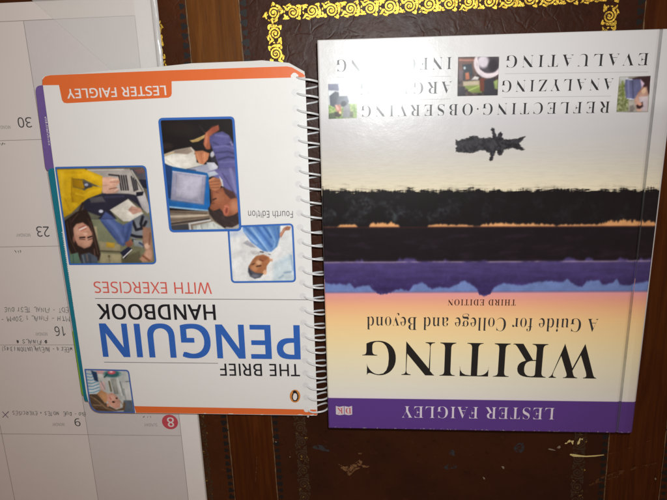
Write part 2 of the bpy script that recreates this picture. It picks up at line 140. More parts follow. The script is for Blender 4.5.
SANS = """0384 191,-7,153,-3,121,10,93,30,72,59,50,108,37,169,33,240,35,290,40,334,49,373,61,407,78,435,99,458,125,474,156,484,191,487,229,483,262,471,289,450,312,422,334,373,347,313,351,240,349,191,344,147,335,108,322,74,305,45,284,23,258,6,227,-3 191,44,224,49,249,65,268,92,281,130,289,180,291,240,289,300,281,349,268,388,249,415,224,431,191,437,159,431,133,415,115,388,102,349,95,300,92,240,95,180,102,131,115,93,133,65,159,49;1384 181,0,181,335,181,381,183,418,164,400,142,381,91,339,60,379,189,480,238,480,238,0;2384 32,0,32,49,158,176,219,240,234,259,247,278,257,296,264,315,268,334,269,355,267,380,259,400,246,415,229,427,208,434,185,436,162,435,142,430,123,424,105,415,87,403,69,390,38,430,57,445,79,458,102,470,128,479,155,484,185,486,226,482,262,471,291,452,312,427,325,396,330,359,328,334,323,311,314,288,303,267,288,245,271,224,207,155,107,56,107,54,349,54,349,0;3384 162,-7,137,-6,114,-4,92,-1,71,4,50,11,30,19,30,75,51,65,73,58,95,51,118,47,141,44,163,43,202,46,233,54,256,68,271,87,281,110,284,138,280,165,268,186,249,202,222,213,189,220,150,222,103,222,103,273,150,273,187,275,217,284,240,298,257,316,267,338,271,363,268,385,260,403,247,417,230,428,208,434,183,437,159,435,136,431,117,425,62,396,33,437,51,449,72,461,96,471,123,480,152,485,183,486,229,483,266,471,294,453,315,428,327,400,331,367,328,337,319,312,304,290,284,274,260,261,232,253,232,250,267,243,296,231,318,214,333,192,343,166,346,136,344,110,337,85,326,62,311,42,291,25,266,11,237,1,202,-5;4384 244,0,244,109,14,109,14,159,240,482,301,482,301,162,371,162,371,109,301,109,301,0 72,162,244,162,244,313,245,372,247,419,244,419,231,392,216,367;5384 167,-7,142,-6,119,-4,97,0,76,5,58,12,42,19,42,75,60,66,79,58,101,52,124,47,146,45,167,44,200,46,229,55,253,69,271,89,282,115,285,147,282,176,273,200,257,219,234,233,203,242,165,244,122,241,83,234,54,253,72,480,312,480,312,426,122,426,111,287,142,291,185,294,231,290,270,278,302,257,326,229,341,195,346,153,341,107,325,68,299,36,263,12,219,-2;6384 200,-7,171,-4,143,3,118,16,95,34,75,57,59,86,47,120,39,160,37,205,38,239,41,273,46,307,54,339,65,369,79,397,97,423,119,444,146,462,177,475,214,484,257,486,288,485,316,480,316,430,288,436,258,438,229,436,203,431,181,422,162,411,145,397,132,380,121,361,113,341,106,318,101,295,98,270,96,244,100,244,112,259,126,272,143,284,163,293,187,298,214,300,253,296,286,283,314,262,336,233,348,197,353,154,348,108,334,69,311,36,281,12,244,-2 199,43,226,46,249,55,268,70,283,92,291,120,294,154,292,183,284,207,271,227,253,242,230,251,201,254,181,252,163,248,146,241,132,231,120,220,110,208,103,194,98,180,97,166,98,147,102,128,108,108,117,91,128,75,142,61,159,51,178,45;7384 91,0,288,426,30,426,30,480,351,480,351,434,156,0;8384 193,-7,146,-3,106,8,75,27,51,53,38,85,33,122,34,143,39,162,47,179,57,195,69,209,83,221,99,232,115,242,132,251,110,265,90,281,73,299,59,320,51,344,48,372,50,395,57,416,67,434,81,450,98,463,118,473,141,480,165,485,191,486,231,483,265,473,295,457,317,434,331,406,335,371,334,353,330,336,323,321,313,307,302,295,289,283,244,254,298,222,313,209,325,196,336,181,344,164,349,145,351,124,346,87,332,55,308,29,276,9,238,-3 194,277,216,287,236,299,253,312,266,328,274,347,277,369,274,390,266,407,253,421,236,431,215,437,191,439,168,437,147,431,130,421,117,407,109,390,106,369,107,354,111,340,118,328,127,317,137,308,150,299 192,40,222,43,247,51,267,63,281,80,290,100,293,124,290,146,281,165,265,182,245,196,221,210,192,222,181,226,154,213,132,199,114,183,101,165,93,145,91,122,93,100,102,80,116,63,135,51,161,43;9384 129,-7,98,-5,69,0,69,50,87,46,106,43,128,42,157,43,183,49,205,57,224,69,240,83,254,99,265,118,274,138,280,161,285,185,288,209,289,235,285,235,274,221,260,207,243,196,222,187,199,181,171,179,133,184,99,196,72,217,50,246,38,282,34,324,36,356,42,385,53,411,67,433,85,452,106,467,130,478,157,484,187,486,216,484,244,476,269,463,292,445,312,422,328,393,340,359,347,320,349,275,348,240,345,206,340,173,332,141,322,110,307,82,289,57,267,35,240,17,208,4,171,-4 184,226,205,227,223,231,240,239,254,248,266,259,276,272,284,286,288,299,289,314,288,333,284,352,278,371,269,388,258,404,244,418,227,428,208,434,187,437,161,433,138,424,119,409,104,387,95,359,92,325,95,296,102,272,115,252,132,237,155,229;A429 0,0,187,482,242,482,428,0,366,0,308,148,118,148,61,0 138,202,290,202,236,347,230,367,221,396,214,419,203,378,193,347;B437 65,0,65,480,202,480,257,477,303,468,338,453,364,431,379,400,384,361,382,334,374,311,361,290,343,274,320,262,293,255,293,251,312,247,331,241,348,234,363,224,376,212,386,197,394,180,399,160,400,136,395,96,380,63,356,36,322,16,282,4,234,0 126,275,214,275,251,278,279,284,299,295,312,310,319,330,322,354,319,378,309,397,294,411,272,420,242,426,205,428,126,428 126,51,222,51,261,54,290,62,311,76,325,94,333,116,336,141,333,165,324,185,310,202,288,215,257,222,218,225,126,225;C424 261,-7,215,-3,174,7,139,24,109,46,85,75,65,109,52,149,44,192,41,240,44,287,53,330,67,368,88,403,114,431,146,455,183,472,225,483,271,486,320,483,364,474,404,458,379,407,330,425,311,430,292,432,271,433,234,430,202,420,173,404,149,381,124,343,110,296,105,240,109,184,123,137,146,98,169,76,198,59,231,50,270,46,330,52,385,65,385,13,329,-2;D490 65,0,65,480,213,480,259,477,301,468,338,453,371,432,398,406,420,374,436,336,446,293,449,244,445,187,433,138,412,96,383,61,347,35,304,15,255,4,199,0 126,52,191,52,276,64,337,99,373,159,385,242,383,287,374,326,359,358,338,383,302,408,258,423,204,428,126,428;E373 65,0,65,480,333,480,333,426,126,426,126,277,321,277,321,224,126,224,126,53,333,53,333,0;F349 65,0,65,480,333,480,333,426,126,426,126,257,320,257,320,203,126,203,126,0;G489 271,-7,224,-3,182,7,145,23,114,46,88,74,67,108,53,148,44,191,41,240,44,288,54,331,71,370,93,404,121,433,155,456,195,473,240,483,289,486,316,485,341,483,366,479,389,473,411,466,433,458,410,406,352,425,331,430,309,432,286,433,245,430,210,420,178,404,152,381,125,343,109,296,104,240,106,203,112,169,123,139,137,112,157,89,181,70,210,57,245,48,285,46,338,49,379,57,379,199,273,199,273,253,439,253,439,18,413,10,387,4,361,-1,333,-4,303,-6;H498 65,0,65,480,126,480,126,277,371,277,371,480,432,480,432,0,371,0,371,224,126,224,126,0;I228 27,0,27,35,83,48,83,431,27,445,27,480,200,480,200,445,144,431,144,48,200,35,200,0;K416 65,0,65,480,126,480,126,243,167,289,208,334,338,480,408,480,218,271,416,0,345,0,175,229,126,186,126,0;L352 65,0,65,480,126,480,126,54,335,54,335,0;M609 65,0,65,480,154,480,302,87,305,87,455,480,544,480,544,0,484,0,484,295,486,364,489,420,486,420,326,0,277,0,119,420,116,420,120,364,121,291,121,0;N510 65,0,65,480,135,480,391,83,394,83,392,115,390,162,389,209,389,480,445,480,445,0,375,0,118,398,116,398,119,340,121,268,121,0;O525 263,-7,216,-3,174,7,139,24,109,48,84,76,65,111,52,150,44,193,41,241,44,288,52,331,65,370,84,404,109,433,139,456,174,473,216,483,263,487,309,484,349,473,384,456,414,433,439,405,458,370,472,331,481,288,484,240,481,193,472,150,458,110,439,76,414,47,384,24,349,7,308,-3 263,46,301,49,333,59,361,75,382,98,403,137,416,184,420,240,416,297,403,344,382,382,361,405,334,421,301,431,263,434,225,431,193,421,165,405,143,382,122,344,109,297,105,240,109,184,122,137,143,98,165,75,192,59,225,49;P406 65,0,65,480,192,480,249,475,295,463,329,443,353,415,367,380,372,338,370,313,364,288,354,264,340,243,320,224,294,208,263,196,225,189,181,187,126,187,126,0 126,238,174,238,216,241,250,248,276,261,295,279,306,304,310,336,306,364,296,387,280,405,257,418,225,425,187,428,126,428;R418 65,0,65,480,197,480,252,476,296,464,329,446,353,419,367,385,372,343,370,319,366,298,358,279,348,264,336,250,322,239,307,229,292,221,276,215,408,0,337,0,221,198,126,198,126,0 126,249,197,249,233,252,261,259,283,272,298,290,307,313,310,340,306,369,297,391,281,407,259,418,230,425,194,427,126,427;S369 166,-7,140,-6,115,-4,91,-1,70,4,51,9,34,16,34,74,94,54,119,50,143,47,169,46,201,48,228,55,249,66,265,82,274,101,277,123,276,138,272,151,267,163,258,173,247,183,232,192,164,222,126,238,96,256,72,276,54,300,44,329,40,364,42,388,49,410,60,429,74,446,92,460,114,471,138,480,165,485,193,486,219,485,243,483,266,479,287,473,307,467,326,459,307,408,253,426,233,430,213,432,192,433,165,431,142,425,124,414,112,400,104,383,101,363,103,348,106,335,111,323,120,313,131,303,144,294,206,267,233,256,257,245,278,233,296,221,310,207,322,191,330,173,335,152,337,128,332,89,317,56,291,29,256,9,215,-3;T373 156,0,156,426,7,426,7,480,366,480,366,426,217,426,217,0;U491 243,-7,201,-4,164,5,133,21,107,42,81,78,66,121,60,171,60,480,121,480,121,169,124,133,135,102,152,78,176,60,208,49,246,46,286,50,317,61,341,80,357,106,367,135,370,169,370,480,430,480,430,169,428,137,421,107,410,80,394,55,373,34,348,16,318,4,283,-4;W625 135,0,8,480,71,480,146,187,160,127,169,73,179,130,194,190,279,480,341,480,429,188,445,127,455,73,465,127,479,187,553,480,616,480,488,0,427,0,334,314,323,353,314,388,310,409,303,372,287,312,196,0;X394 3,0,162,250,13,480,80,480,197,291,316,480,379,480,231,251,391,0,322,0,195,208,66,0;Y380 160,0,160,183,0,480,66,480,190,244,315,480,380,480,220,186,220,0;d413 185,-7,143,-2,107,14,77,40,55,76,41,123,37,179,41,236,55,283,78,319,108,346,144,361,185,367,211,365,234,360,254,351,270,340,285,328,297,314,301,314,299,339,297,367,297,510,356,510,356,0,308,0,300,48,297,48,285,34,271,21,254,9,234,0,211,-5 194,42,228,46,255,56,274,74,287,98,295,129,298,168,298,179,295,220,288,254,275,282,256,302,229,314,193,318,164,313,140,301,122,280,109,252,101,218,98,178,101,138,109,105,122,78,141,58,165,46;h415 57,0,57,510,116,510,116,361,113,310,117,310,130,327,146,341,164,352,185,360,206,364,229,366,269,363,302,352,328,335,346,310,357,276,361,234,361,0,302,0,302,230,297,268,282,295,257,312,222,317,186,313,158,302,139,283,126,257,119,225,116,186,116,0;i173 87,420,78,421,70,424,62,429,57,436,54,446,52,457,54,469,57,479,62,486,70,491,78,494,87,495,96,494,104,491,111,486,117,479,120,469,122,457,120,446,117,436,111,429,104,424,96,421 57,0,57,360,116,360,116,0;n415 57,0,57,360,105,360,113,311,117,311,130,328,146,342,165,353,186,361,208,365,230,367,270,363,302,353,328,335,346,310,357,277,361,234,361,0,302,0,302,230,297,268,282,295,257,312,222,317,186,313,158,302,139,283,126,258,119,226,116,187,116,0;o406 202,-7,172,-4,143,3,117,15,94,32,75,53,58,79,46,109,39,143,37,181,42,236,57,282,82,318,116,345,156,361,204,367,236,364,264,357,290,345,314,328,333,307,349,282,361,252,368,218,370,181,365,126,350,79,325,42,291,15,250,-1 203,42,237,46,263,59,283,80,298,107,306,141,309,181,306,220,298,253,283,281,263,301,236,313,203,317,169,313,143,301,123,281,109,253,101,220,98,181,101,141,109,107,123,80,143,59,170,46;r277 57,0,57,360,105,360,112,294,115,294,128,313,143,330,160,345,179,357,201,364,225,367,247,366,267,363,260,308,241,312,221,313,203,311,186,306,169,298,154,286,141,272,131,256,123,236,118,215,116,192,116,0;t242 167,-7,149,-6,132,-2,115,3,100,11,87,22,77,37,68,55,63,78,62,105,62,314,11,314,11,343,62,366,86,443,121,443,121,360,225,360,225,314,121,314,121,106,123,86,128,70,137,57,148,49,162,43,177,42,205,44,228,49,228,4,201,-4;u415 184,-7,144,-3,111,7,86,25,68,49,57,83,53,124,53,360,113,360,113,128,118,91,133,64,158,48,193,42,229,46,256,57,276,76,289,102,296,134,299,173,299,360,358,360,358,0,310,0,301,48,298,48,285,31,269,17,250,6,229,-1,207,-5"""
def unpack(s):
    D = {}
    for e in s.split(';'):
        ch = e[0]; parts = e[1:].split(' ')
        lo = []
        for q in parts[1:]:
            v = [int(x) / 1000 for x in q.split(',')]
            lo.append(list(zip(v[0::2], v[1::2])))
        D[ch] = (int(parts[0]) / 1000, lo)
    return D
SERIF_G, SANS_G = unpack(SERIF), unpack(SANS)
SANS_G['I'] = (0.176, [[(0.058, 0.0), (0.118, 0.0), (0.118, 0.480), (0.058, 0.480)]])
CAP = {'serif': 0.455, 'sans': 0.480}
def fatten(L, wgt, sg):
    n = len(L); R = []
    for i in range(n):
        a, b, c = L[i - 1], L[i], L[(i + 1) % n]
        d1 = Vector((b[0] - a[0], b[1] - a[1])); d2 = Vector((c[0] - b[0], c[1] - b[1]))
        if d1.length < 1e-6 or d2.length < 1e-6: R.append(b); continue
        d1.normalize(); d2.normalize()
        n1 = Vector((d1.y, -d1.x)); n2 = Vector((d2.y, -d2.x)); m = n1 + n2
        if m.length < 0.3: R.append(b); continue
        m.normalize(); k = wgt * sg / max(m.dot(n1), 0.55)
        R.append((b[0] + m.x * k, b[1] + m.y * k))
    return R
def lettering(name, text, font, fr, z, p0, p1, cap_px, mat, parent, track=0.0, wgt=0.0):
    """lettering from photo point p0 (where the reader starts) to p1, standing on that baseline"""
    G = SERIF_G if font == 'serif' else SANS_G
    a = Vector(fr.loc(*p0, z)); b = Vector(fr.loc(*p1, z))
    mid = ((p0[0] + p1[0]) / 2, (p0[1] + p1[1]) / 2)
    cap = (Vector(fr.loc(mid[0], mid[1] + cap_px, z)) - Vector(fr.loc(*mid, z))).length
    ex = (b - a).normalized(); ey = Vector((-ex.y, ex.x))
    x = 0.0; items = []; lo_x, hi_x = 1e9, -1e9
    for ch in text:
        if ch == ' ': x += 0.19 + track; continue
        if ch == '.':
            items.append((x, [[(0.05 + 0.035 * math.cos(t * math.pi / 5), 0.21 + 0.035 * math.sin(t * math.pi / 5)) for t in range(10)]]))
            x += 0.1 + track; continue
        adv, L = G[ch]
        if wgt < 0:
            big = max(L, key=lambda q: abs(area2(q))); sg = 1 if area2(big) > 0 else -1
            L = [fatten(q, wgt, sg) for q in L]
        items.append((x, L))
        xs = [p[0] for q in L for p in q]; lo_x = min(lo_x, x + min(xs)); hi_x = max(hi_x, x + max(xs))
        x += adv + track
    sx = (b - a).length / (hi_x - lo_x); sy = cap / CAP[font]
    V, F = [], []
    shifts = [(0, 0)] if wgt <= 0 else [(0, 0)] + [(wgt * i, wgt * 0.6 * j) for i in (-1, 0, 1) for j in (-1, 0, 1) if i or j]
    for (x0, L), (hx_, hy_), dz in [(it, sh, i * 1e-6) for it in items for i, sh in enumerate(shifts)]:
        flat = [Vector((p[0], p[1], 0)) for q in L for p in q]
        base = len(V)
        for p in flat:
            q = a + ex * ((p.x + hx_ + x0 - lo_x) * sx) + ey * ((p.y + hy_) * sy)
            V.append((q.x, q.y, z + dz))
        for t in tessellate_polygon([[Vector((p[0], p[1], 0)) for p in q] for q in L]):
            A, B, D = [V[base + i] for i in t]
            if (B[0] - A[0]) * (D[1] - A[1]) - (B[1] - A[1]) * (D[0] - A[0]) < 0: t = (t[0], t[2], t[1])
            F.append(tuple(base + i for i in t))
    return mesh(name, V, F, mat, parent)

# ------------------------------------------------------------------ materials
def srgb(r, g, b):
    f = lambda c: (c / 255 / 12.92) if c <= 10 else ((c / 255 + 0.055) / 1.055) ** 2.4
    return (f(r), f(g), f(b), 1)
class NT:
    def __init__(s, name):
        s.m = bpy.data.materials.new(name); s.m.use_nodes = True; s.t = s.m.node_tree
        s.b = s.t.nodes['Principled BSDF']
    def n(s, typ, **kw):
        nd = s.t.nodes.new(typ)
        for k, v in kw.items(): setattr(nd, k, v)
        return nd
    def put(s, sock, v):
        if isinstance(v, bpy.types.NodeSocket): s.t.links.new(v, sock)
        elif v is not None: sock.default_value = v
    def math(s, op, a, b=None, c=None, clamp=False):
        nd = s.n('ShaderNodeMath', operation=op); nd.use_clamp = clamp
        for i, v in enumerate((a, b, c)): s.put(nd.inputs[i], v) if v is not None else None
        return nd.outputs[0]
    def step(s, x, e0, e1):
        nd = s.n('ShaderNodeMapRange', interpolation_type='SMOOTHSTEP')
        s.put(nd.inputs[0], x); s.put(nd.inputs[1], e0); s.put(nd.inputs[2], e1)
        return nd.outputs[0]
    def mix(s, f, a, b, blend='MIX'):
        nd = s.n('ShaderNodeMix', data_type='RGBA', blend_type=blend)
        s.put(nd.inputs[0], f); s.put(nd.inputs[6], a); s.put(nd.inputs[7], b)
        return nd.outputs[2]
    def coord(s, scale=None, kind='Object'):
        o = s.n('ShaderNodeTexCoord').outputs[kind]
        if scale:
            mp = s.n('ShaderNodeMapping'); s.put(mp.inputs[0], o); mp.inputs[3].default_value = scale
            o = mp.outputs[0]
        return o
    def noise(s, vec, scale, detail=4, rough=0.55, dist=0.0):
        nd = s.n('ShaderNodeTexNoise'); s.put(nd.inputs['Vector'], vec)
        nd.inputs['Scale'].default_value = scale; nd.inputs['Detail'].default_value = detail
        nd.inputs['Roughness'].default_value = rough; nd.inputs['Distortion'].default_value = dist
        return nd.outputs[0]
    def ramp(s, x, stops, interp='LINEAR'):
        nd = s.n('ShaderNodeValToRGB'); s.put(nd.inputs[0], x); cr = nd.color_ramp; cr.interpolation = interp
        while len(cr.elements) < len(stops): cr.elements.new(0.5)
        for e, (p, c) in zip(cr.elements, stops): e.position = p; e.color = c if len(c) == 4 else (*c, 1)
        return nd.outputs[0]
    def bump(s, h, strength, dist):
        nd = s.n('ShaderNodeBump'); s.put(nd.inputs['Height'], h)
        nd.inputs['Strength'].default_value = strength; nd.inputs['Distance'].default_value = dist
        s.put(s.b.inputs['Normal'], nd.outputs[0])
    def out(s, color=None, rough=None, spec=None, metal=None, coat=None, coat_rough=None):
        for k, v in (('Base Color', color), ('Roughness', rough), ('Specular IOR Level', spec), ('Metallic', metal),
                     ('Coat Weight', coat), ('Coat Roughness', coat_rough)):
            if v is not None: s.put(s.b.inputs[k], v)
        return s.m
def ink(name, col, rough=0.38, spec=0.4, vary=0.06):
    t = NT(name)
    nz = t.noise(t.coord(), 350, 3)
    dark = tuple(c * (1 - vary * 2) for c in col[:3]) + (1,)
    return t.out(t.mix(nz, dark, tuple(min(1, c * (1 + vary)) for c in col[:3]) + (1,)), rough, spec)

def m_paper(name, col, rough=0.7, blotch=0.05):
    t = NT(name); c = t.coord()
    a = t.noise(c, 14, 4); b = t.noise(c, 900, 2)
    lo = tuple(x * (1 - 2 * blotch) for x in col) + (1,)
    t.bump(t.math('ADD', t.math('MULTIPLY', a, 1.0), t.math('MULTIPLY', b, 0.02)), 0.25, 0.002)
    return t.out(t.mix(a, lo, (*col, 1)), rough, 0.25)
# ------------------------------------------------------------------ the desk top: wood with leather panels let in
def mat_wood():
    t = NT('wood'); c = t.coord((1, 0.06, 1))
    g = t.noise(c, 260, 6, 0.6, 0.6); f = t.noise(t.coord((1, 0.03, 1)), 1400, 3, 0.6); big = t.noise(t.coord((1, 0.3, 1)), 25, 3)
    x = t.math('ADD', t.math('MULTIPLY', g, 0.75), t.math('MULTIPLY', big, 0.3))
    col = t.ramp(x, [(0.28, (0.036, 0.0072, 0.0010)), (0.47, (0.056, 0.0122, 0.0015)), (0.60, (0.076, 0.0180, 0.0020)), (0.78, (0.098, 0.0250, 0.0028))])
    # a patch by the far end where the stain has worn through to golden wood
    gp = t.n('ShaderNodeVectorMath', operation='DISTANCE'); t.put(gp.inputs[0], t.coord((1, 0.75, 0))); w0 = on_plane(214, 15, 0); gp.inputs[1].default_value = (w0.x, w0.y * 0.75, 0)
    pat = t.step(t.math('ADD', gp.outputs['Value'], t.math('MULTIPLY', t.noise(t.coord(), 40, 4), 0.04)), 0.085, 0.035)
    col = t.mix(t.math('MULTIPLY', pat, 0.50), col, t.ramp(x, [(0.3, (0.12, 0.040, 0.006)), (0.5, (0.20, 0.072, 0.010)), (0.75, (0.27, 0.108, 0.016))]))
    pores = t.step(f, 0.60, 0.70)
    col = t.mix(t.math('MULTIPLY', pores, 0.45), col, (0.02, 0.008, 0.004, 1))
    t.bump(t.math('SUBTRACT', g, t.math('MULTIPLY', pores, 0.5)), 0.15, 0.001)
    return t.out(col, t.math('ADD', t.math('MULTIPLY', g, 0.2), 0.36), 0.14)
def mat_leather(name, c0, c1):
    t = NT(name); c = t.coord()
    v = t.n('ShaderNodeTexVoronoi', feature='DISTANCE_TO_EDGE'); wob = t.noise(c, 60, 4)
    cmb = t.n('ShaderNodeVectorMath', operation='ADD'); t.put(cmb.inputs[0], c)
    sc_ = t.n('ShaderNodeVectorMath', operation='SCALE'); nn = t.n('ShaderNodeTexNoise'); t.put(nn.inputs[0], c); nn.inputs['Scale'].default_value = 70
    t.put(sc_.inputs[0], nn.outputs[1]); sc_.inputs[3].default_value = 0.012; t.put(cmb.inputs[1], sc_.outputs[0])
    t.put(v.inputs['Vector'], cmb.outputs[0]); v.inputs['Scale'].default_value = 95
    crack = t.step(v.outputs['Distance'], 0.0, 0.09)
    big = t.noise(c, 18, 5, 0.6); fine = t.noise(c, 700, 3); spots = t.noise(c, 120, 5, 0.7)
    col = t.mix(t.step(big, 0.3, 0.7), c0, c1)
    col = t.mix(t.math('MULTIPLY', t.step(spots, 0.60, 0.72), 0.45), col, tuple(x * 2.0 for x in c1[:3]) + (1,))
    col = t.mix(t.math('MULTIPLY', t.step(spots, 0.42, 0.30), 0.5), col, tuple(x * 0.4 for x in c0[:3]) + (1,))
    wr = t.n('ShaderNodeTexWave'); t.put(wr.inputs[0], c); wr.inputs['Scale'].default_value = 30; wr.inputs['Distortion'].default_value = 14; wr.inputs['Detail'].default_value = 4; wr.inputs['Detail Scale'].default_value = 2.2
    h = t.math('ADD', t.math('MULTIPLY', crack, t.math('MULTIPLY', t.step(wob, 0.42, 0.62), 0.8)), t.math('ADD', t.math('MULTIPLY', fine, 0.25), t.math('MULTIPLY', wob, 1.2)))
    h = t.math('ADD', h, t.math('MULTIPLY', wr.outputs[1], 0.25))
    t.bump(h, 0.20, 0.0006)
    return t.out(col, t.math('ADD', t.math('MULTIPLY', spots, 0.25), 0.29), 0.20)
M_wood = mat_wood()
M_leather = mat_leather('leather_brown', (0.030, 0.0078, 0.0026, 1), (0.047, 0.0118, 0.0034, 1))
M_leather_red = mat_leather('leather_red_brown', (0.044, 0.0110, 0.0024, 1), (0.068, 0.0180, 0.0034, 1))
def mat_gold():
    t = NT('gold_leaf'); c = t.coord(kind='Object'); g = t.n('ShaderNodeNewGeometry').outputs['Position']
    sp = t.n('ShaderNodeSeparateXYZ'); t.put(sp.inputs[0], g)
    use = t.math('MULTIPLY', t.step(sp.outputs[1], 0.10, -0.06), 0.27)                 # rubbed away where people sat and wrote
    nz = t.math('ADD', t.noise(g, 420, 5, 0.7), use)
    worn = t.step(nz, 0.565, 0.66)
    col = t.mix(t.noise(g, 200, 3), (0.72, 0.42, 0.04, 1), (0.98, 0.70, 0.11, 1))
    col = t.mix(worn, col, (0.040, 0.019, 0.007, 1))
    t.bump(t.math('ADD', t.noise(g, 700, 3), t.math('MULTIPLY', t.noise(g, 150, 3), 1.5)), 0.55, 0.0006)
    return t.out(col, 0.46, 0.5, t.math('SUBTRACT', 0.85, t.math('MULTIPLY', worn, 0.85)))
M_gold = mat_gold()
M_tool = ink('blind_tooling', (0.006, 0.005, 0.005, 1), 0.45, 0.4)
M_edge = ink('worn_leather_edge', (0.20, 0.12, 0.06, 1), 0.6, 0.3, 0.4)

desk = sheet('desk_top', [(-0.75, -0.55), (0.75, -0.55), (0.75, 0.55), (-0.75, 0.55)], -0.03, 0.0, M_wood, None)
desk['kind'] = 'structure'; desk['label'] = 'dark wooden desk top with leather panels let into it'

XL = on_plane(211, 250, 0).x; XA = on_plane(258, 250, 0).x; XB = on_plane(625, 250, 0).x; XR = on_plane(660, 480, 0).x
GXL = (on_plane(265, 12, 0).x + on_plane(296, 450, 0).x) / 2            # outer edge of the gold, left
GXR = on_plane(617.5, 22, 0).x                                          # outer edge of the gold, right
GW = 0.0102
GY = (on_plane(300, 21, 0).y + on_plane(520, 10.5, 0).y) / 2 + GW + 0.0009       # outer edge of the gold, top
MARG = GXL - XA
LZ = 0.0006
def panel(x0, x1, mat):
    return sheet('leather_panel', [(x0, -0.40), (x1, -0.40), (x1, GY + MARG), (x0, GY + MARG)], -0.0015, LZ, mat, desk, 0.0003)
p_left = panel(XL - 0.25, XL, M_leather_red); p_mid = panel(XA, XB, M_leather); p_right = panel(XR, XR + 0.25, M_leather_red)

def scroll_mesh(flip, seed):
    r_ = random.Random(seed); V, F = [], []
    S = 1 / 1000.0
    def rib(pts, wd, z): ribbon([(x * S, y * S * flip) for x, y in pts], [q * S for q in wd], V, F, z)
    def arc(cx, cy, a0, a1, r0, r1, n=30):
        return [(cx + (r0 + (r1 - r0) * i / n) * math.cos(math.radians(a0 + (a1 - a0) * i / n)),
                 cy + (r0 + (r1 - r0) * i / n) * math.sin(math.radians(a0 + (a1 - a0) * i / n))) for i in range(n + 1)]
    cx, cy = 0.2, 0.2
    sp = arc(cx, cy, 205, 205 + 720, 4.3, 0.5, 44)                           # the volute
    rib(sp, [1.25 - 0.45 * i / 44 for i in range(45)], 0)
    rib(arc(cx, cy, 0, 360, 0.42, 0.42, 12), [0.9] * 13, 1e-5)               # its eye
    rib([(-4.0, -1.2), (-4.6, -2.8), (-5.4, -4.0), (-6.6, -4.6)], [1.2, 1.5, 1.1, 0.5], 2e-5)   # stem to the next one
    def leaf(x, y, ang, ln, wd, z, bend=0.0):
        pts = []; ws = []
        for i in range(9):
            t = i / 8; a = math.radians(ang + bend * t)
            pts.append((x + math.cos(a) * ln * t, y + math.sin(a) * ln * t)); ws.append(max(0.12, wd * math.sin(math.pi * (0.12 + 0.88 * t)) ** 0.8))
        rib(pts, ws, z)
    j = lambda a: a + r_.uniform(-7, 7)
    leaf(-2.6, 4.0, j(165), 3.2, 1.5, 3e-5, 30); leaf(-3.3, 2.6, j(150), 3.0, 1.3, 4e-5, 25); leaf(-4.3, -4.4, j(-10), 3.4, 1.2, 5e-5, -15)
    leaf(3.0, -3.9, j(-12), 3.4, 1.6, 6e-5, 20); leaf(4.2, -2.3, j(20), 2.3, 1.3, 7e-5, 40); leaf(4.0, 3.2, j(30), 2.4, 1.5, 8e-5, 30)
    leaf(2.4, 4.3, j(8), 3.2, 1.2, 9e-5, 12); leaf(-6.1, 1.0, j(80), 2.4, 1.2, 10e-5, -30); leaf(-0.6, -4.7, j(185), 2.8, 0.9, 11e-5)
    leaf(4.6, -4.2, j(62), 7.4, 1.7, 14e-5, 30); leaf(5.0, -4.4, j(35), 4.2, 1.4, 15e-5, 60); leaf(-4.0, 4.2, j(-150), 3.4, 1.6, 16e-5, -30); leaf(5.4, 0.4, j(75), 2.0, 1.1, 12e-5, 30); leaf(-5.6, -1.6, j(110), 1.8, 1.0, 13e-5)
    me = bpy.data.meshes.new('gold_scroll'); me.from_pydata(V, [], F); me.update(); me.materials.append(M_gold)
    return me
SCROLLS = [scroll_mesh(f, s) for s, f in ((1, 1), (2, -1), (3, 1), (4, -1))]
PITCH = 0.0124
def scroll(x, y, rz, k, parent):
    o = bpy.data.objects.new('gold_scroll', SCROLLS[k % 4]); C.objects.link(o); o.parent = parent
    o.location = (x, y, LZ + 0.00006); o.rotation_euler = (0, 0, rz + random.uniform(-0.05, 0.05))
    s = random.uniform(0.96, 1.04); o.scale = (s * PITCH / 0.0135, s * 0.90, 1)
yc = GY - GW / 2
n = int(round((GXR - GXL - GW) / PITCH)); st = (GXR - GXL - GW) / n
for k in range(n + 1): scroll(GXL + GW / 2 + k * st, yc, 0 if k else 0.8, k, p_mid)
for k in range(1, 38):
    scroll(GXL + GW / 2, yc - k * PITCH, math.pi / 2, k, p_mid)
    scroll(GXR - GW / 2, yc - k * PITCH, -math.pi / 2, k, p_mid)
    scroll(XL - MARG - GW / 2, yc - k * PITCH + 0.006, -math.pi / 2, k, p_left)

def dot_mesh():
    V = []; n = 12
    for i in range(n):
        a = 2 * math.pi * i / n
        r = 0.0019 * (1 + 0.35 * math.cos(a) ** 5 + 0.12 * math.cos(3 * a))
        V.append((r * math.cos(a) * 1.15, r * math.sin(a) * 1.15, 0))
    me = bpy.data.meshes.new('tooled_dot'); me.from_pydata(V, [], [tuple(range(n))]); me.update(); me.materials.append(M_tool)
    return me
DOT = dot_mesh()
def dots(x, side, parent):
    y = GY + MARG - 0.003; k = 0
    while y > -0.30:
        o = bpy.data.objects.new('tooled_dot', DOT); C.objects.link(o); o.parent = parent
        o.location = (x + side * 0.0036 + random.uniform(-.0003, .0003), y, LZ + 0.00005); o.rotation_euler = (0, 0, (0 if side < 0 else math.pi) + random.uniform(-0.3, 0.3))
        s = random.uniform(0.8, 1.12); o.scale = (s, s, 1)
        y -= 0.0060
    V, F = [], []
    yy = GY + MARG - 0.001; pts = []
    while yy > -0.38: pts.append((x + side * 0.0003 + random.uniform(-.00012, .00012), yy)); yy -= 0.004
    ribbon(pts, [random.uniform(0.0003, 0.0009) for _ in pts], V, F, LZ + 0.00004)
    mesh('worn_edge', V, F, M_edge, parent)
dots(XL, -1, p_left); dots(XA, 1, p_mid); dots(XB, -1, p_mid); dots(XR, 1, p_right)

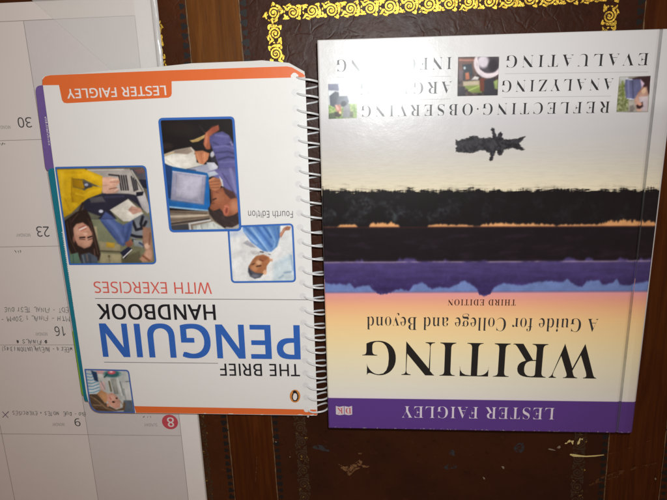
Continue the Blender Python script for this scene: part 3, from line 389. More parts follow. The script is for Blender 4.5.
# marks on the leather and the wood
DF = Frame(0, 0, 0)
def flaky(name, col, cut, sc_):
    t = NT(name); g = t.n('ShaderNodeNewGeometry').outputs['Position']; nz = t.noise(g, sc_, 5, 0.7)
    t.put(t.b.inputs['Alpha'], t.math('MULTIPLY', t.step(nz, cut, cut + 0.10), 0.9))
    return t.out(t.mix(t.noise(g, 900, 3), tuple(c * 0.55 for c in col[:3]) + (1,), tuple(c * 1.3 for c in col[:3]) + (1,)), 0.65, 0.25)
M_fleck_y = ink('yellow_fleck', (0.75, 0.62, 0.26, 1), 0.5, 0.3, 0.2)
M_fleck_w = ink('pale_fleck', (0.26, 0.21, 0.15, 1), 0.5, 0.3, 0.2)
M_chip = flaky('chipped_leather', (0.22, 0.105, 0.045, 1), 0.43, 420)
M_blue = flaky('blue_grey_stain', (0.040, 0.038, 0.042, 1), 0.42, 300)
M_scuff = flaky('dull_scuff', (0.12, 0.045, 0.014, 1), 0.46, 380)
def blot(name, cx, cy, rx, ry, mat, parent, z, seed, ang=0.0, rough=0.3, n=18):
    r_ = random.Random(seed); pts = []; ph = [r_.uniform(0, 6.28) for _ in range(4)]
    for i in range(n):
        a = 2 * math.pi * i / n; q = 1 + rough * (math.sin(2 * a + ph[0]) * 0.5 + math.sin(3 * a + ph[1]) * 0.5 + math.sin(5 * a + ph[2]) * 0.35 + r_.uniform(-0.3, 0.3))
        x, y = rx * q * math.cos(a), ry * q * math.sin(a)
        pts.append(DF.loc(cx + x * math.cos(ang) - y * math.sin(ang), cy + x * math.sin(ang) + y * math.cos(ang), z))
    return print_poly(name, pts, z, mat, parent)
ZM = LZ + 0.0002
def scr(name, px, wd, mat, parent=p_mid, z=ZM):
    V, F = [], []; ribbon(DF.locs(px, z), wd, V, F, z); return mesh(name, V, F, mat, parent)
print_poly('leather_chip', DF.locs([(337.5, 463.5), (345, 467), (353, 464.5), (360, 459.5), (362.5, 462), (361, 465), (369, 465.5), (369.5, 467.5), (362, 467.5), (355, 470.5), (349, 476.5), (346.5, 472), (341, 468.5)], ZM), ZM, M_chip, p_mid)
blot('leather_chip', 360.3, 454, 1.6, 1.3, M_chip, p_mid, ZM, 3)
blot('stain', 519.5, 448.0, 5.5, 5.2, M_blue, p_mid, ZM, 5, 0, 0.18); blot('stain', 452, 453, 3.2, 2.6, M_blue, p_mid, ZM, 6)
blot('stain', 450, 467, 6, 2.6, M_blue, p_mid, ZM, 7); blot('stain', 322, 448, 8, 3.2, M_blue, p_mid, ZM, 8, 0.2)
for i, (x, y, a, b, an) in enumerate([(569, 441.5, 2.2, 1.0, -0.7), (572.5, 442.3, 1.0, 2.2, 0.2), (579, 441.8, 1.1, 3.2, 0.5), (566, 443.5, 1.3, 0.6, -0.3), (582, 439.3, 1.2, 0.6, 0.3)]):
    blot('yellow_fleck', x, y, a, b, M_fleck_y, p_mid, ZM, 20 + i, an, 0.4)
for i, (x, y, a, b, an) in enumerate([(559, 447.3, 1.6, 1.4, 0), (551.5, 449.6, 3.2, 0.7, 0.25), (503, 467.5, 1.8, 0.9, 0.9), (484, 478.3, 1.4, 0.8, 0.7), (290, 457, 0.6, 0.5, 0), (276, 442, 0.8, 0.6, 0.3), (655.5, 479, 0.9, 1.0, 0)]):
    blot('pale_fleck', x, y, a, b, M_fleck_w, p_mid, ZM, 40 + i, an, 0.3)
scr('yellow_scratch', [(570, 454.5), (574, 455.5), (579, 456), (586, 456.5), (595, 456), (604, 455)], [0.0010, 0.0022, 0.0016, 0.0010, 0.0011, 0.0006], M_fleck_y)
scr('pale_scratch', [(604, 455), (616, 452.5), (630, 448), (641, 444), (652, 440)], [0.0006, 0.0005, 0.0006, 0.0005, 0.0003], M_scuff, desk, 0.0009)
scr('wood_scuff', [(588, 486), (602, 479), (615, 475.5), (626, 470), (640, 467), (657, 463)], [0.001, 0.004, 0.005, 0.0035, 0.0012, 0.001], M_scuff, desk, 0.0009)
scr('leather_scratch', [(255.5, 482), (256.3, 470), (256.8, 456)], [0.0004, 0.0011, 0.0004], M_scuff, desk, 0.0009)
# ------------------------------------------------------------------ printed pictures: fine sheets whose points carry the ink
def fbm(P, scale, oct=4, seed=0):
    """value noise at points P (n,2)"""
    r_ = np.random.default_rng(seed); T = r_.random((64, 64)); out = np.zeros(len(P)); amp = 1; tot = 0
    for o in range(oct):
        an_ = 0.6 + 1.1 * o; q = np.stack([P[:, 0] * math.cos(an_) - P[:, 1] * math.sin(an_), P[:, 0] * math.sin(an_) + P[:, 1] * math.cos(an_)], -1) * scale * 2.03 ** o + 17.3 * o; i = np.floor(q).astype(int); f = q - i; f = f * f * (3 - 2 * f)
        a = T[i[:, 0] % 64, i[:, 1] % 64]; b = T[(i[:, 0] + 1) % 64, i[:, 1] % 64]
        c = T[i[:, 0] % 64, (i[:, 1] + 1) % 64]; d = T[(i[:, 0] + 1) % 64, (i[:, 1] + 1) % 64]
        out += amp * ((a * (1 - f[:, 0]) + b * f[:, 0]) * (1 - f[:, 1]) + (c * (1 - f[:, 0]) + d * f[:, 0]) * f[:, 1]); tot += amp; amp *= 0.55
    return out / tot
def sdist(P, poly):
    """signed distance of points to a polygon, inside positive"""
    poly = np.asarray(poly, float); n = len(poly); d = np.full(len(P), 1e9); ins = np.zeros(len(P), bool)
    for i in range(n):
        a = poly[i - 1]; b = poly[i]; e = b - a; w_ = P - a
        t = np.clip((w_ @ e) / (e @ e + 1e-12), 0, 1); d = np.minimum(d, np.hypot(*(w_ - t[:, None] * e).T))
        c = ((a[1] > P[:, 1]) != (b[1] > P[:, 1]))
        with np.errstate(divide='ignore', invalid='ignore'):
            ins ^= c & (P[:, 0] < (b[0] - a[0]) * (P[:, 1] - a[1]) / (b[1] - a[1] + 1e-12) + a[0])
    return np.where(ins, d, -d)
def lin(c):
    c = np.asarray(c, float) / 255; return np.where(c <= 0.04, c / 12.92, ((c + 0.055) / 1.055) ** 2.4)
class Picture:
    def __init__(s, fr, z, outline_px, radius_px, cell=0.00034, base=(128, 128, 128)):
        s.fr, s.z = fr, z
        L = np.array(fr.locs(outline_px, z)); s.rad = radius_px
        s.out = rounded(outline_px, radius_px, 6)
        x0, y0 = L.min(0) - 0.0008; x1, y1 = L.max(0) + 0.0008
        s.nx = int((x1 - x0) / cell) + 2; s.ny = int((y1 - y0) / cell) + 2
        X, Y = np.meshgrid(np.linspace(x0, x1, s.nx), np.linspace(y0, y1, s.ny)); s.X, s.Y = X.ravel(), Y.ravel()
        wx, wy = fr.world(s.X, s.Y); s.P = to_px(np.stack([wx, wy, np.full_like(wx, z)], -1))
        s.Q = s.P.copy(); s.zf = None; s.al = None
        s.c = np.tile(np.asarray(base, float), (len(s.X), 1)); s.zm = (0, 0, 1)
    def zoom(s, x0, y0, k, wob=0.0):
        s.zm = (x0, y0, k)
        s.Q = (s.P - np.array([x0, y0])) / k
        if wob:
            s.Q = s.Q + wob * 1.4 * (np.stack([fbm(s.P, 0.16, 2, 5), fbm(s.P, 0.16, 2, 9)], -1) - 0.5)
    def put(s, al, col): s.c = s.c * (1 - al[:, None]) + np.asarray(col, float) * al[:, None]
    def poly(s, pts, col, soft=4.0, al=1.0, sh=1.0):
        sd = sdist(s.Q, pts); m = al * np.clip(sd / soft + 0.5, 0, 1)
        shade = 0.93 + 0.07 * np.clip(sd / (5 * soft), 0, 1) + 0.10 * (fbm(s.P, 0.30, 3, int(abs(pts[0][0]) + len(pts))) - 0.5)   # forms round off to their edges
        ctr = np.mean(np.asarray(pts, float), 0); ext = np.ptp(np.asarray(pts, float), axis=0).max() + 1e-6; th_ = 0.9 + len(pts)
        shade = shade + 0.16 * ((s.Q - ctr) @ np.array([math.cos(th_), math.sin(th_)])) / ext                 # and are lit from one side
        shade = 1 + sh * (shade - 1)
        s.put_c(m, np.asarray(col, float)[None, :] * shade[:, None])
    def hatch(s, pts, n, ang, ln, wd, lo, hi, seed, al=0.7, bend=0.0):
        r_ = random.Random(seed); xs = [q[0] for q in pts]; ys = [q[1] for q in pts]; m = np.clip(sdist(s.Q, pts) / 4 + 0.5, 0, 1)
        for _ in range(n):
            x, y = r_.uniform(min(xs), max(xs)), r_.uniform(min(ys), max(ys)); a = math.radians(ang + r_.uniform(-14, 14)); l = ln * r_.uniform(0.5, 1.2); t = r_.random()
            e = (x + math.cos(a) * l, y + math.sin(a) * l); mid = ((x + e[0]) / 2 - math.sin(a) * bend, (y + e[1]) / 2 + math.cos(a) * bend)
            keep = s.c; s.line([(x, y), mid, e], wd * r_.uniform(0.5, 1.2), [lo[i] * (1 - t) + hi[i] * t for i in range(3)], al, wd * 0.9)
            s.c = keep * (1 - m[:, None]) + s.c * m[:, None]
    def put_c(s, al, col): s.c = s.c * (1 - al[:, None]) + col * al[:, None]
    def ell(s, cx, cy, rx, ry, col, ang=0, soft=0.25, al=1.0):
        a = math.radians(ang); d = s.Q - np.array([cx, cy]); u = d[:, 0] * math.cos(a) + d[:, 1] * math.sin(a); v = -d[:, 0] * math.sin(a) + d[:, 1] * math.cos(a)
        r = np.hypot(u / rx, v / ry); s.put(al * np.clip((1 - r) / soft + 0.5, 0, 1), col)
    def line(s, pts, wd, col, al=1.0, soft=3.0):
        d = np.full(len(s.Q), 1e9)
        for a, b in zip(pts[:-1], pts[1:]):
            a = np.array(a, float); e = np.array(b, float) - a; w_ = s.Q - a
            t = np.clip((w_ @ e) / (e @ e + 1e-9), 0, 1); d = np.minimum(d, np.hypot(*(w_ - t[:, None] * e).T))
        s.put(al * np.clip((wd / 2 - d) / soft + 0.5, 0, 1), col)
    def speck(s, pts, scale, lo, hi, seed, al=0.5, soft=6.0):
        m = np.clip(sdist(s.Q, pts) / soft + 0.5, 0, 1) * al; nz = np.clip((fbm(s.P, scale, 3, seed) - 0.3) / 0.4, 0, 1)[:, None]
        s.put(m, np.asarray(lo, float) * (1 - nz) + np.asarray(hi, float) * nz)
    def soften(s, sig):
        r = int(sig * 2.5) + 1; k = np.exp(-0.5 * (np.arange(-r, r + 1) / sig) ** 2); k /= k.sum()
        A = s.c.reshape(s.ny, s.nx, 3)
        for ax in (0, 1):
            pad = [(0, 0)] * 3; pad[ax] = (r, r); B = np.pad(A, pad, 'edge')
            A = sum(k[i] * np.take(B, np.arange(i, i + A.shape[ax]), ax) for i in range(2 * r + 1))
        s.c = A.reshape(-1, 3)
    def build(s, name, mat, parent, border=None, bw=0.0, sig=0.7, rag=0.0):
        s.c *= (0.90 + 0.22 * fbm(s.P, 0.16, 4, 11))[:, None]                  # uneven light within the picture
        s.soften(sig)
        s.c *= (0.975 + 0.05 * fbm(s.P, 1.1, 2, 3))[:, None]
        sd = sdist(s.P, s.out)
        if rag: sd = sd + rag * (fbm(s.P * np.array([0.45, 1.0]), 1.3, 3, 21) - 0.5)
        if border is not None: s.put(np.clip((bw - sd) / 0.7 + 0.5, 0, 1), border)
        col = lin(np.clip(s.c, 0, 255))
        keep = (sd > -2.0).reshape(s.ny, s.nx)
        F = []
        idx = -np.ones(s.nx * s.ny, int); k4 = keep[:-1, :-1] & keep[1:, :-1] & keep[:-1, 1:] & keep[1:, 1:]
        jj, ii = np.nonzero(k4); a = jj * s.nx + ii
        quads = np.stack([a, a + 1, a + 1 + s.nx, a + s.nx], -1); used = np.unique(quads); idx[used] = np.arange(len(used))
        me = bpy.data.meshes.new(name)
        zz = np.full(len(used), s.z) if s.zf is None else s.zf(s.X[used])
        me.from_pydata(np.stack([s.X[used], s.Y[used], zz], -1).tolist(), [], idx[quads].tolist()); me.update()
        at = me.color_attributes.new('ink', 'FLOAT_COLOR', 'POINT')
        at.data.foreach_set('color', np.concatenate([col[used], (np.clip(sd[used] / (1.6 if rag else 0.5) + 0.6, 0, 1) if s.al is None else s.al[used])[:, None]], 1).astype(np.float32).ravel())
        return link(name, me, mat, parent)
def mat_picture(name, rough, spec, coat=0.0):
    t = NT(name); a = t.n('ShaderNodeAttribute', attribute_name='ink'); t.put(t.b.inputs['Alpha'], a.outputs['Alpha'])
    return t.out(a.outputs['Color'], rough, spec, None, coat, 0.12)

# ------------------------------------------------------------------ the desk pad calendar
ca, cb = on_plane(155, 0, 0.004), on_plane(206, 500, 0.004)
cth = math.atan2(-(cb.x - ca.x), (ca.y - cb.y)) * -1
CZ = 0.0042
ctop = on_plane(0, 3.0, CZ)
dirx = Vector((math.cos(cth), math.sin(cth))); diry = Vector((-math.sin(cth), math.cos(cth)))
# top right corner: on the right edge, level with the top edge seen in the photo's corner
rel = Vector((ctop.x - ca.x, ctop.y - ca.y)); vtop = rel.dot(diry)
CF = Frame(ca.x + diry.x * vtop, ca.y + diry.y * vtop, cth)
M_page = m_paper('calendar_paper', (0.76, 0.71, 0.685), 0.75, 0.04)
M_pad = m_paper('pad_edge', (0.62, 0.57, 0.50), 0.8, 0.1)
M_margin = ink('pale_margin', (0.80, 0.775, 0.765, 1), 0.6, 0.3, 0.02)
M_tint = ink('grey_column_tint', (0.645, 0.605, 0.60, 1), 0.7, 0.25, 0.02)
M_rule = ink('calendar_rule', (0.33, 0.29, 0.27, 1), 0.7, 0.2)
M_num = ink('calendar_numeral', (0.07, 0.065, 0.065, 1), 0.6, 0.2)
M_small = ink('calendar_small_print', (0.33, 0.30, 0.28, 1), 0.7, 0.2)
M_pencil = ink('pencil', (0.20, 0.18, 0.18, 1), 0.6, 0.3, 0.4)
M_pen = ink('violet_pen', (0.18, 0.12, 0.20, 1), 0.6, 0.3, 0.3)
M_red = ink('red_disc', (0.56, 0.075, 0.10, 1), 0.6, 0.3)
M_white_print = ink('white_print', (0.75, 0.72, 0.70, 1), 0.6, 0.3)
cal = empty('desk_calendar', CF, 'white desk pad calendar with pencilled notes, lying under the spiral bound book', 'calendar')
WC, HC = 0.40, 0.43
sheet('backing_board', [(-WC, -HC), (0, -HC), (0, 0), (-WC, 0)], 0.0007, 0.0018, M_pad, cal, 0.0002)
for k in range(5):                                   # the sheets of the pad, not quite square on one another
    e = random.uniform(0.0001, 0.0007); z0 = 0.00181 + k * 0.00046
    sheet('calendar_sheet', [(-WC + e, -HC + e), (-e, -HC + e), (-e * 0.6, -e), (-WC + e, -e * 1.4)], z0, z0 + 0.00045, M_page, cal)
page = sheet('calendar_page', [(-WC, -HC), (0, -HC), (0, 0), (-WC, 0)], 0.0041, CZ, M_page, cal)
zt = CZ + 0.00004
def cl(px, py, z=zt): return CF.loc(px, py, z)
u_m = (cl(131, 15)[0] + cl(187, 460)[0]) / 2           # margin line
u_a = (cl(20, 22)[0] + cl(95, 460)[0]) / 2             # between the grey column and the next
u_b = cl(8, 466)[0]
v_h = (cl(0, 22)[1] + cl(48, 19)[1]) / 2
rows = [v_h, cl(20, 140)[1], cl(30, 246.5)[1], cl(40, 345)[1], cl(60, 434.5)[1]]
pitch_v = (rows[0] - rows[4]) / 4
print_poly('grey_column', [(u_a, v_h), (u_m, v_h), (u_m, -HC + 0.02), (u_a, -HC + 0.02)], zt, M_tint, page)
print_poly('pale_margin', [(u_m + 0.0002, -0.001), (-0.0005, -0.001), (-0.0005, -HC + 0.02), (u_m + 0.0002, -HC + 0.02)], zt, M_margin, page)
zt += 0.00004
for v in rows + [rows[4] - pitch_v]: print_line('rule_line', [(-WC + 0.01, v), (u_m, v)], 0.00035, zt, M_rule, page)
for u in (u_a, u_b, u_b - (u_a - u_b), u_m): print_line('rule_line', [(u, v_h), (u, -HC + 0.02)], 0.00035, zt + 0.00002, M_rule, page)
zt += 0.00005
for tx, p0, p1, cap in (('30', (31, 117.2), (17, 117.4), 10), ('23', (48.6, 226.5), (35.8, 226.5), 10), ('16', (64.5, 326.5), (54, 326.5), 9.3), ('9', (79.6, 418.5), (73.8, 418.5), 7.6)):
    lettering('date_numeral', tx, 'sans', CF, zt, p0, p1, cap, M_num, page)
for p0, p1, cap, tx in (((10, 125.5), (-4, 125.5), 3.2, 'MONDAY'), ((30, 233.5), (16, 233.5), 3.2, 'MONDAY'), ((47, 332.5), (35, 332.5), 3.2, 'MONDAY'), ((64, 423), (52, 423), 3.0, 'MONDAY'), ((157, 423.5), (144, 423.5), 3.0, 'SUNDAY')):
    lettering('day_name', tx, 'sans', CF, zt, p0, p1, cap, M_small, page)
dc = Vector(cl(170, 422)); dr = (Vector(cl(178, 422)) - dc).length
print_poly('red_disc', [(dc.x + dr * math.cos(a * math.pi / 18), dc.y + dr * math.sin(a * math.pi / 18)) for a in range(36)], zt, M_red, page)
lettering('date_numeral', '8', 'sans', CF, zt + 0.00005, (173.3, 417.7), (166.9, 417.7), 9.0, M_white_print, page, 0, 0.008)

# handwriting: single strokes, five high and three wide
PEN = {'A': '00,15,25,30|0.6,2,2.4,2', 'B': '00,05,2.4,4.6|', }
HAND = {
 'A': [(0,0,1.4,5,2.8,0),(0.6,2,2.3,2)], 'B': [(0,0,0,5,2,4.7,2.3,3.6,1.6,2.7,0,2.5),(1.6,2.7,2.8,1.6,2,0.2,0,0)], 'C': [(2.6,4.3,1.5,5,0.2,3.5,0.2,1.5,1.4,0,2.7,0.7)],
 'D': [(0,0,0,5,1.8,4.6,2.7,2.5,1.8,0.3,0,0)], 'E': [(2.4,5,0,5,0,0,2.5,0),(0,2.6,1.9,2.6)], 'F': [(0,0,0,5,2.5,5),(0,2.6,1.8,2.6)], 'H': [(0,0,0,5),(2.5,0,2.5,5),(0,2.5,2.5,2.5)],
 'I': [(0.4,0,0.4,5)], 'K': [(0,0,0,5),(2.3,5,0,2.3,2.5,0)], 'L': [(0,5,0,0,2.3,0)], 'M': [(0,0,0.3,5,1.6,2,2.9,5,3.2,0)], 'N': [(0,0,0,5,2.4,0,2.4,5)],
 'O': [(1.3,5,0.1,3.6,0.2,1.3,1.3,0,2.5,1.2,2.5,3.6,1.3,5)], 'P': [(0,0,0,5,2,4.8,2.4,3.6,1.6,2.5,0,2.4)], 'R': [(0,0,0,5,2,4.8,2.3,3.6,1.6,2.6,0,2.5),(1.2,2.5,2.5,0)],
 'S': [(2.4,4.4,1.2,5,0.2,4,1.2,2.7,2.3,1.6,1.4,0.1,0,0.6)], 'T': [(0,5,2.6,5),(1.3,5,1.3,0)], 'U': [(0,5,0.1,1,1.2,0,2.3,1,2.4,5)], 'V': [(0,5,1.3,0,2.6,5)], 'W': [(0,5,0.8,0,1.7,3.4,2.6,0,3.4,5)],
 'X': [(0,0,2.6,5),(0,5,2.6,0)], 'Y': [(0,5,1.3,2.6,2.6,5),(1.3,2.6,1.2,0)], '1': [(0.3,4,1,5,1,0)], '3': [(0,4.6,1.6,5,2.2,3.8,1,2.7,2.4,1.4,1.4,0,0,0.4)], '0': [(1.2,5,0.1,2.5,1.2,0,2.3,2.5,1.2,5)],
 '4': [(1.9,0,1.9,5,0,1.6,2.7,1.6)], '5': [(2.3,5,0.3,5,0.2,2.9,1.7,3,2.2,1.4,1.2,0,0,0.4)], ':': [(0.5,1,0.6,1.4),(0.5,3.2,0.6,3.6)], '-': [(0,2.4,2,2.5)], '+': [(0,2.4,2.2,2.4),(1.1,1.2,1.1,3.6)],
 '*': [(1.3,5,0.5,0.6,2.6,3.3,0,3.4,2.1,0.5,1.3,5),(1.0,2.4,1.6,2.4,1.3,3)], '(': [(1.2,5.4,0.3,2.5,1.2,-0.5)], ')': [(0.2,5.4,1.1,2.5,0.2,-0.5)], ' ': [], '=': [(0,1.8,2,1.8),(0,3.2,2,3.2)]}
def handwrite(text, p0, p1, hpx, mat, seed, wd=0.00042):
    r_ = random.Random(seed); a = Vector(cl(*p0, zt)); b = Vector(cl(*p1, zt)); ex = (b - a).normalized(); ey = Vector((-ex.y, ex.x))
    hgt = (Vector(cl(p0[0], p0[1] + hpx)) - Vector(cl(*p0))).length / 5
    xs = []; x = 0
    for ch in text: xs.append(x); x += {'I': 1.9, ':': 1.6, ' ': 2.2, 'M': 4.3, 'W': 4.5}.get(ch, 3.6)
    sx = (b - a).length / x; V, F = [], []; z = zt
    for ch, x0 in zip(text, xs):
        dy = r_.uniform(-0.5, 0.5); k = r_.uniform(0.8, 1.08); sl = r_.uniform(-0.05, 0.2)
        for st in HAND[ch]:
            pts = []
            for i in range(0, len(st), 2):
                px, py = st[i] * k + r_.uniform(-.2, .2), st[i + 1] * k + dy + r_.uniform(-.25, .25)
                q = a + ex * ((x0 + px + sl * py) * sx) + ey * (py * hgt); pts.append((q.x, q.y))
            if len(pts) > 2:                                 # smooth the stroke
                s2 = []
                for i in range(len(pts) - 1):
                    for t in (0, 0.33, 0.66):
                        p_1 = pts[max(i - 1, 0)]; p_2, p_3 = pts[i], pts[i + 1]; p_4 = pts[min(i + 2, len(pts) - 1)]
                        s2.append(tuple(0.5 * (2 * p_2[d] + (p_3[d] - p_1[d]) * t + (2 * p_1[d] - 5 * p_2[d] + 4 * p_3[d] - p_4[d]) * t * t + (3 * p_2[d] - p_1[d] - 3 * p_3[d] + p_4[d]) * t ** 3) for d in (0, 1)))
                pts = s2 + [pts[-1]]
            ribbon(pts, [wd * r_.uniform(0.6, 1.25) for _ in pts], V, F, z); z += 2e-7
    return mesh('handwriting', V, F, mat, page)
handwrite('EDT - FINAL TEST DUE', (68, 308), (3, 307.5), 4.6, M_pencil, 1)
handwrite('MTH - FINAL 1:30PM - ', (69, 316), (-3, 316.5), 4.8, M_pencil, 2)
handwrite('* FINALS *', (47, 340), (15, 339.5), 4.0, M_pencil, 3, 0.0005)
handwrite('WEEK 4 - IN EVALUATION (3:45)', (72, 347.5), (0, 346.5), 4.4, M_pencil, 4)
handwrite('BIO - DUE  NOTES + EXERCISES', (85.5, 412.2), (11.5, 411.2), 3.8, M_pencil, 5)
handwrite('X', (8.5, 411.5), (0.5, 411), 6.0, M_pen, 6, 0.0006)
def smudge(cx, cy, w_, h_, seed):
    r_ = random.Random(seed); V, F = [], []; z = zt
    for k in range(3):
        x = cx - w_ / 2 + w_ * (k + 0.2) / 3
        pts = [cl(x + r_.uniform(0, w_ / 4), cy + r_.uniform(-h_, h_) / 2) for _ in range(5)]
        ribbon(pts, 0.0004, V, F, z); z += 3e-7
    mesh('small_print', V, F, M_small, page)
smudge(2, 144, 7, 3, 1); smudge(18, 251.5, 8, 3, 2); smudge(147, 417, 9, 2, 3)

# the clear corner that holds the pages down
def mat_vinyl():
    t = NT('clear_vinyl'); t.bump(t.noise(t.coord(), 30, 3), 0.35, 0.003)
    t.b.inputs['Transmission Weight'].default_value = 0.0
    t.b.inputs['Alpha'].default_value = 0.26
    return t.out((0.90, 0.90, 0.88, 1), 0.22, 0.6)
M_vinyl = mat_vinyl()
def mat_vinyl_edge():
    t = NT('vinyl_fold'); t.bump(t.noise(t.coord((1, 0.15, 1)), 160, 4), 0.5, 0.001)
    t.b.inputs['Alpha'].default_value = 0.75
    return t.out((0.74, 0.74, 0.74, 1), 0.20, 0.8)
zc = CZ + 0.0008
tri = [cl(32, 0, zc), cl(109, 68, zc)]
dd = Vector(tri[1]) - Vector(tri[0]); k = (0.0015 - tri[1][0]) / dd.x
pA = Vector(tri[1]) + dd * k; k0 = (0.0015 - tri[0][1]) / dd.y; pB = Vector(tri[0]) + dd * k0
cor = sheet('corner_protector', [(pB.x, pB.y), (pA.x, pA.y), (0.0012, 0.0012)], zc, zc + 0.0003, M_vinyl, cal)
fw = 0.0044
V, F = [], []; NS = 10; NV = 24
for j in range(NV):                                        # the fold over the pad's side, a soft ridge
    v = pA.y + (0.0016 - pA.y) * j / (NV - 1); rg = 0.0013 * (1 + 0.25 * math.sin(j * 0.9) + 0.15 * math.sin(j * 2.3))
    for i in range(NS): V.append((0.0018 - fw + fw * i / (NS - 1), v, zc + 0.0003 + rg * math.sin(math.pi * i / (NS - 1)) ** 0.7))
for j in range(NV - 1):
    for i in range(NS - 1): F.append((j * NS + i, j * NS + i + 1, (j + 1) * NS + i + 1, (j + 1) * NS + i))
mesh('folded_edge', V, F, mat_vinyl_edge(), cor, True)
# ------------------------------------------------------------------ the spiral bound handbook
BF = Frame(-0.1992, 0.1425, -0.0223)
BW, BH, BZ = 0.1724, 0.2422, 0.0170
book = empty('spiral_bound_book', BF, 'white spiral bound handbook with orange bands and blue title, lying upside down', 'book')
def mat_cover(name, col, rough, spec, wave=0.12, coat=0.0, cr=0.1):
    t = NT(name); c = t.coord()
    a = t.noise(c, 22, 4); b = t.noise(c, 420, 3); sm = t.noise(c, 9, 5, 0.65)
    t.bump(t.math('ADD', a, t.math('MULTIPLY', b, 0.05)), wave, 0.004)
    dirt = t.math('MULTIPLY', t.step(sm, 0.55, 0.75), 0.10)
    return t.out(t.mix(dirt, col, tuple(x * 0.72 for x in col[:3]) + (1,)), t.math('ADD', t.math('MULTIPLY', a, 0.12), rough - 0.06), spec, None, coat, cr)
M_cover = mat_cover('white_card_cover', (0.80, 0.80, 0.785, 1), 0.42, 0.35)
M_orange = mat_cover('orange_print', (0.76, 0.155, 0.035, 1), 0.42, 0.35)
M_leafpg = m_paper('page_paper', (0.74, 0.73, 0.70), 0.7, 0.05)
def mat_block():
    t = NT('page_edges'); s = t.noise(t.coord((0.02, 0.02, 1)), 3500, 2, 0.5)
    return t.out(t.mix(t.step(s, 0.35, 0.65), (0.45, 0.42, 0.36, 1), (0.76, 0.74, 0.69, 1)), 0.8, 0.2)
M_block = mat_block()
M_blue_t = ink('blue_print', (0.030, 0.135, 0.52, 1)); M_black = ink('black_print', (0.012, 0.013, 0.018, 1))
M_salmon = ink('salmon_print', (0.72, 0.13, 0.10, 1)); M_grey = ink('grey_print', (0.10, 0.10, 0.11, 1)); M_greyline = ink('grey_rule', (0.13, 0.13, 0.14, 1))
M_wht = ink('white_lettering', (0.82, 0.80, 0.78, 1))
M_purple_tab = ink('purple_tab', (0.17, 0.105, 0.34, 1), 0.45, 0.35); M_teal = ink('teal_tab', (0.006, 0.19, 0.27, 1), 0.45, 0.35); M_green = ink('green_tab', (0.20, 0.42, 0.045, 1), 0.45, 0.35)
M_pict = mat_picture('printed_picture', 0.42, 0.35)

def bl(px, py, z=BZ): return BF.loc(px, py, z)
sheet('back_cover', [(0.0015, -BH + 0.001), (BW - 0.0035, -BH + 0.001), (BW - 0.0035, -0.001), (0.0015, -0.001)], 0.0050, 0.0055, M_cover, book)
# the calendar lies under one side only, so the block keeps level on it
pb = sheet('page_block', [(0.0020, -BH + 0.002), (BW - 0.0030, -BH + 0.002), (BW - 0.0030, -0.0015), (0.0020, -0.0015)], 0.00552, 0.0154, M_block, book)
def page_px(pts, z0, z1, nm='loose_page'): return sheet(nm, [bl(a, b, z1) for a, b in pts], z0, z1, M_leafpg, book)
page_px([(54, 78), (100, 72), (150, 69.4), (200, 65.6), (252, 62.6), (268, 61.6), (288, 63.5), (303.5, 73), (304, 90), (54, 95)], 0.01542, 0.01552)
page_px([(52, 76), (110, 70.2), (150, 67.6), (192, 63.2), (250, 61.0), (262, 60.2), (289, 62.8), (304.5, 71.5), (305, 90), (52, 95)], 0.0160, 0.0161)
page_px([(58, 76), (110, 71.0), (160, 68.4), (210, 65.3), (255, 63.6), (288, 64.2), (304.8, 73), (305, 90), (58, 95)], 0.0163, 0.0164)
tabz = 0.0158
def tab(name, px, mat, z, r): return sheet(name, rounded([bl(a, b, z) for a, b in px], r, 5), z - 0.0003, z, mat, book)
tp = tab('divider_tab', [(35.0, 85.5), (60, 84.5), (70, 170), (45.8, 171.5)], M_purple_tab, tabz - 0.0008, [0.004, 0, 0, 0.004]); tp['label'] = 'purple divider tab'
tt = tab('divider_tab', [(47.6, 168.5), (75, 167.5), (110, 396), (84.6, 402.5)], M_teal, tabz - 0.0004, [0.003, 0, 0, 0.0035]); tt['label'] = 'teal divider tab'
tg = tab('divider_tab', [(72.0, 328.5), (92, 327.5), (106, 394), (82.0, 397)], M_green, tabz - 0.0012, [0.003, 0, 0, 0.004]); tg['label'] = 'green divider tab'
def tab_marks(par, a, b, n, z, seed):
    r_ = random.Random(seed); V, F = [], []
    for k in range(n):
        t = (k + 0.2) / n; x = a[0] + (b[0] - a[0]) * t; y = a[1] + (b[1] - a[1]) * t
        p = bl(x, y, z); q = bl(x + 2.4 * r_.uniform(0.5, 1), y - 0.1, z); ribbon([p, q], 0.0004 * r_.uniform(0.6, 1.6), V, F, z)
    mesh('tab_lettering', V, F, M_wht, par)
tab_marks(tp, (44.6, 117), (48.6, 146), 17, tabz - 0.0008 + 0.00004, 1); tab_marks(tt, (61.6, 232), (75, 318), 46, tabz - 0.0004 + 0.00004, 2)

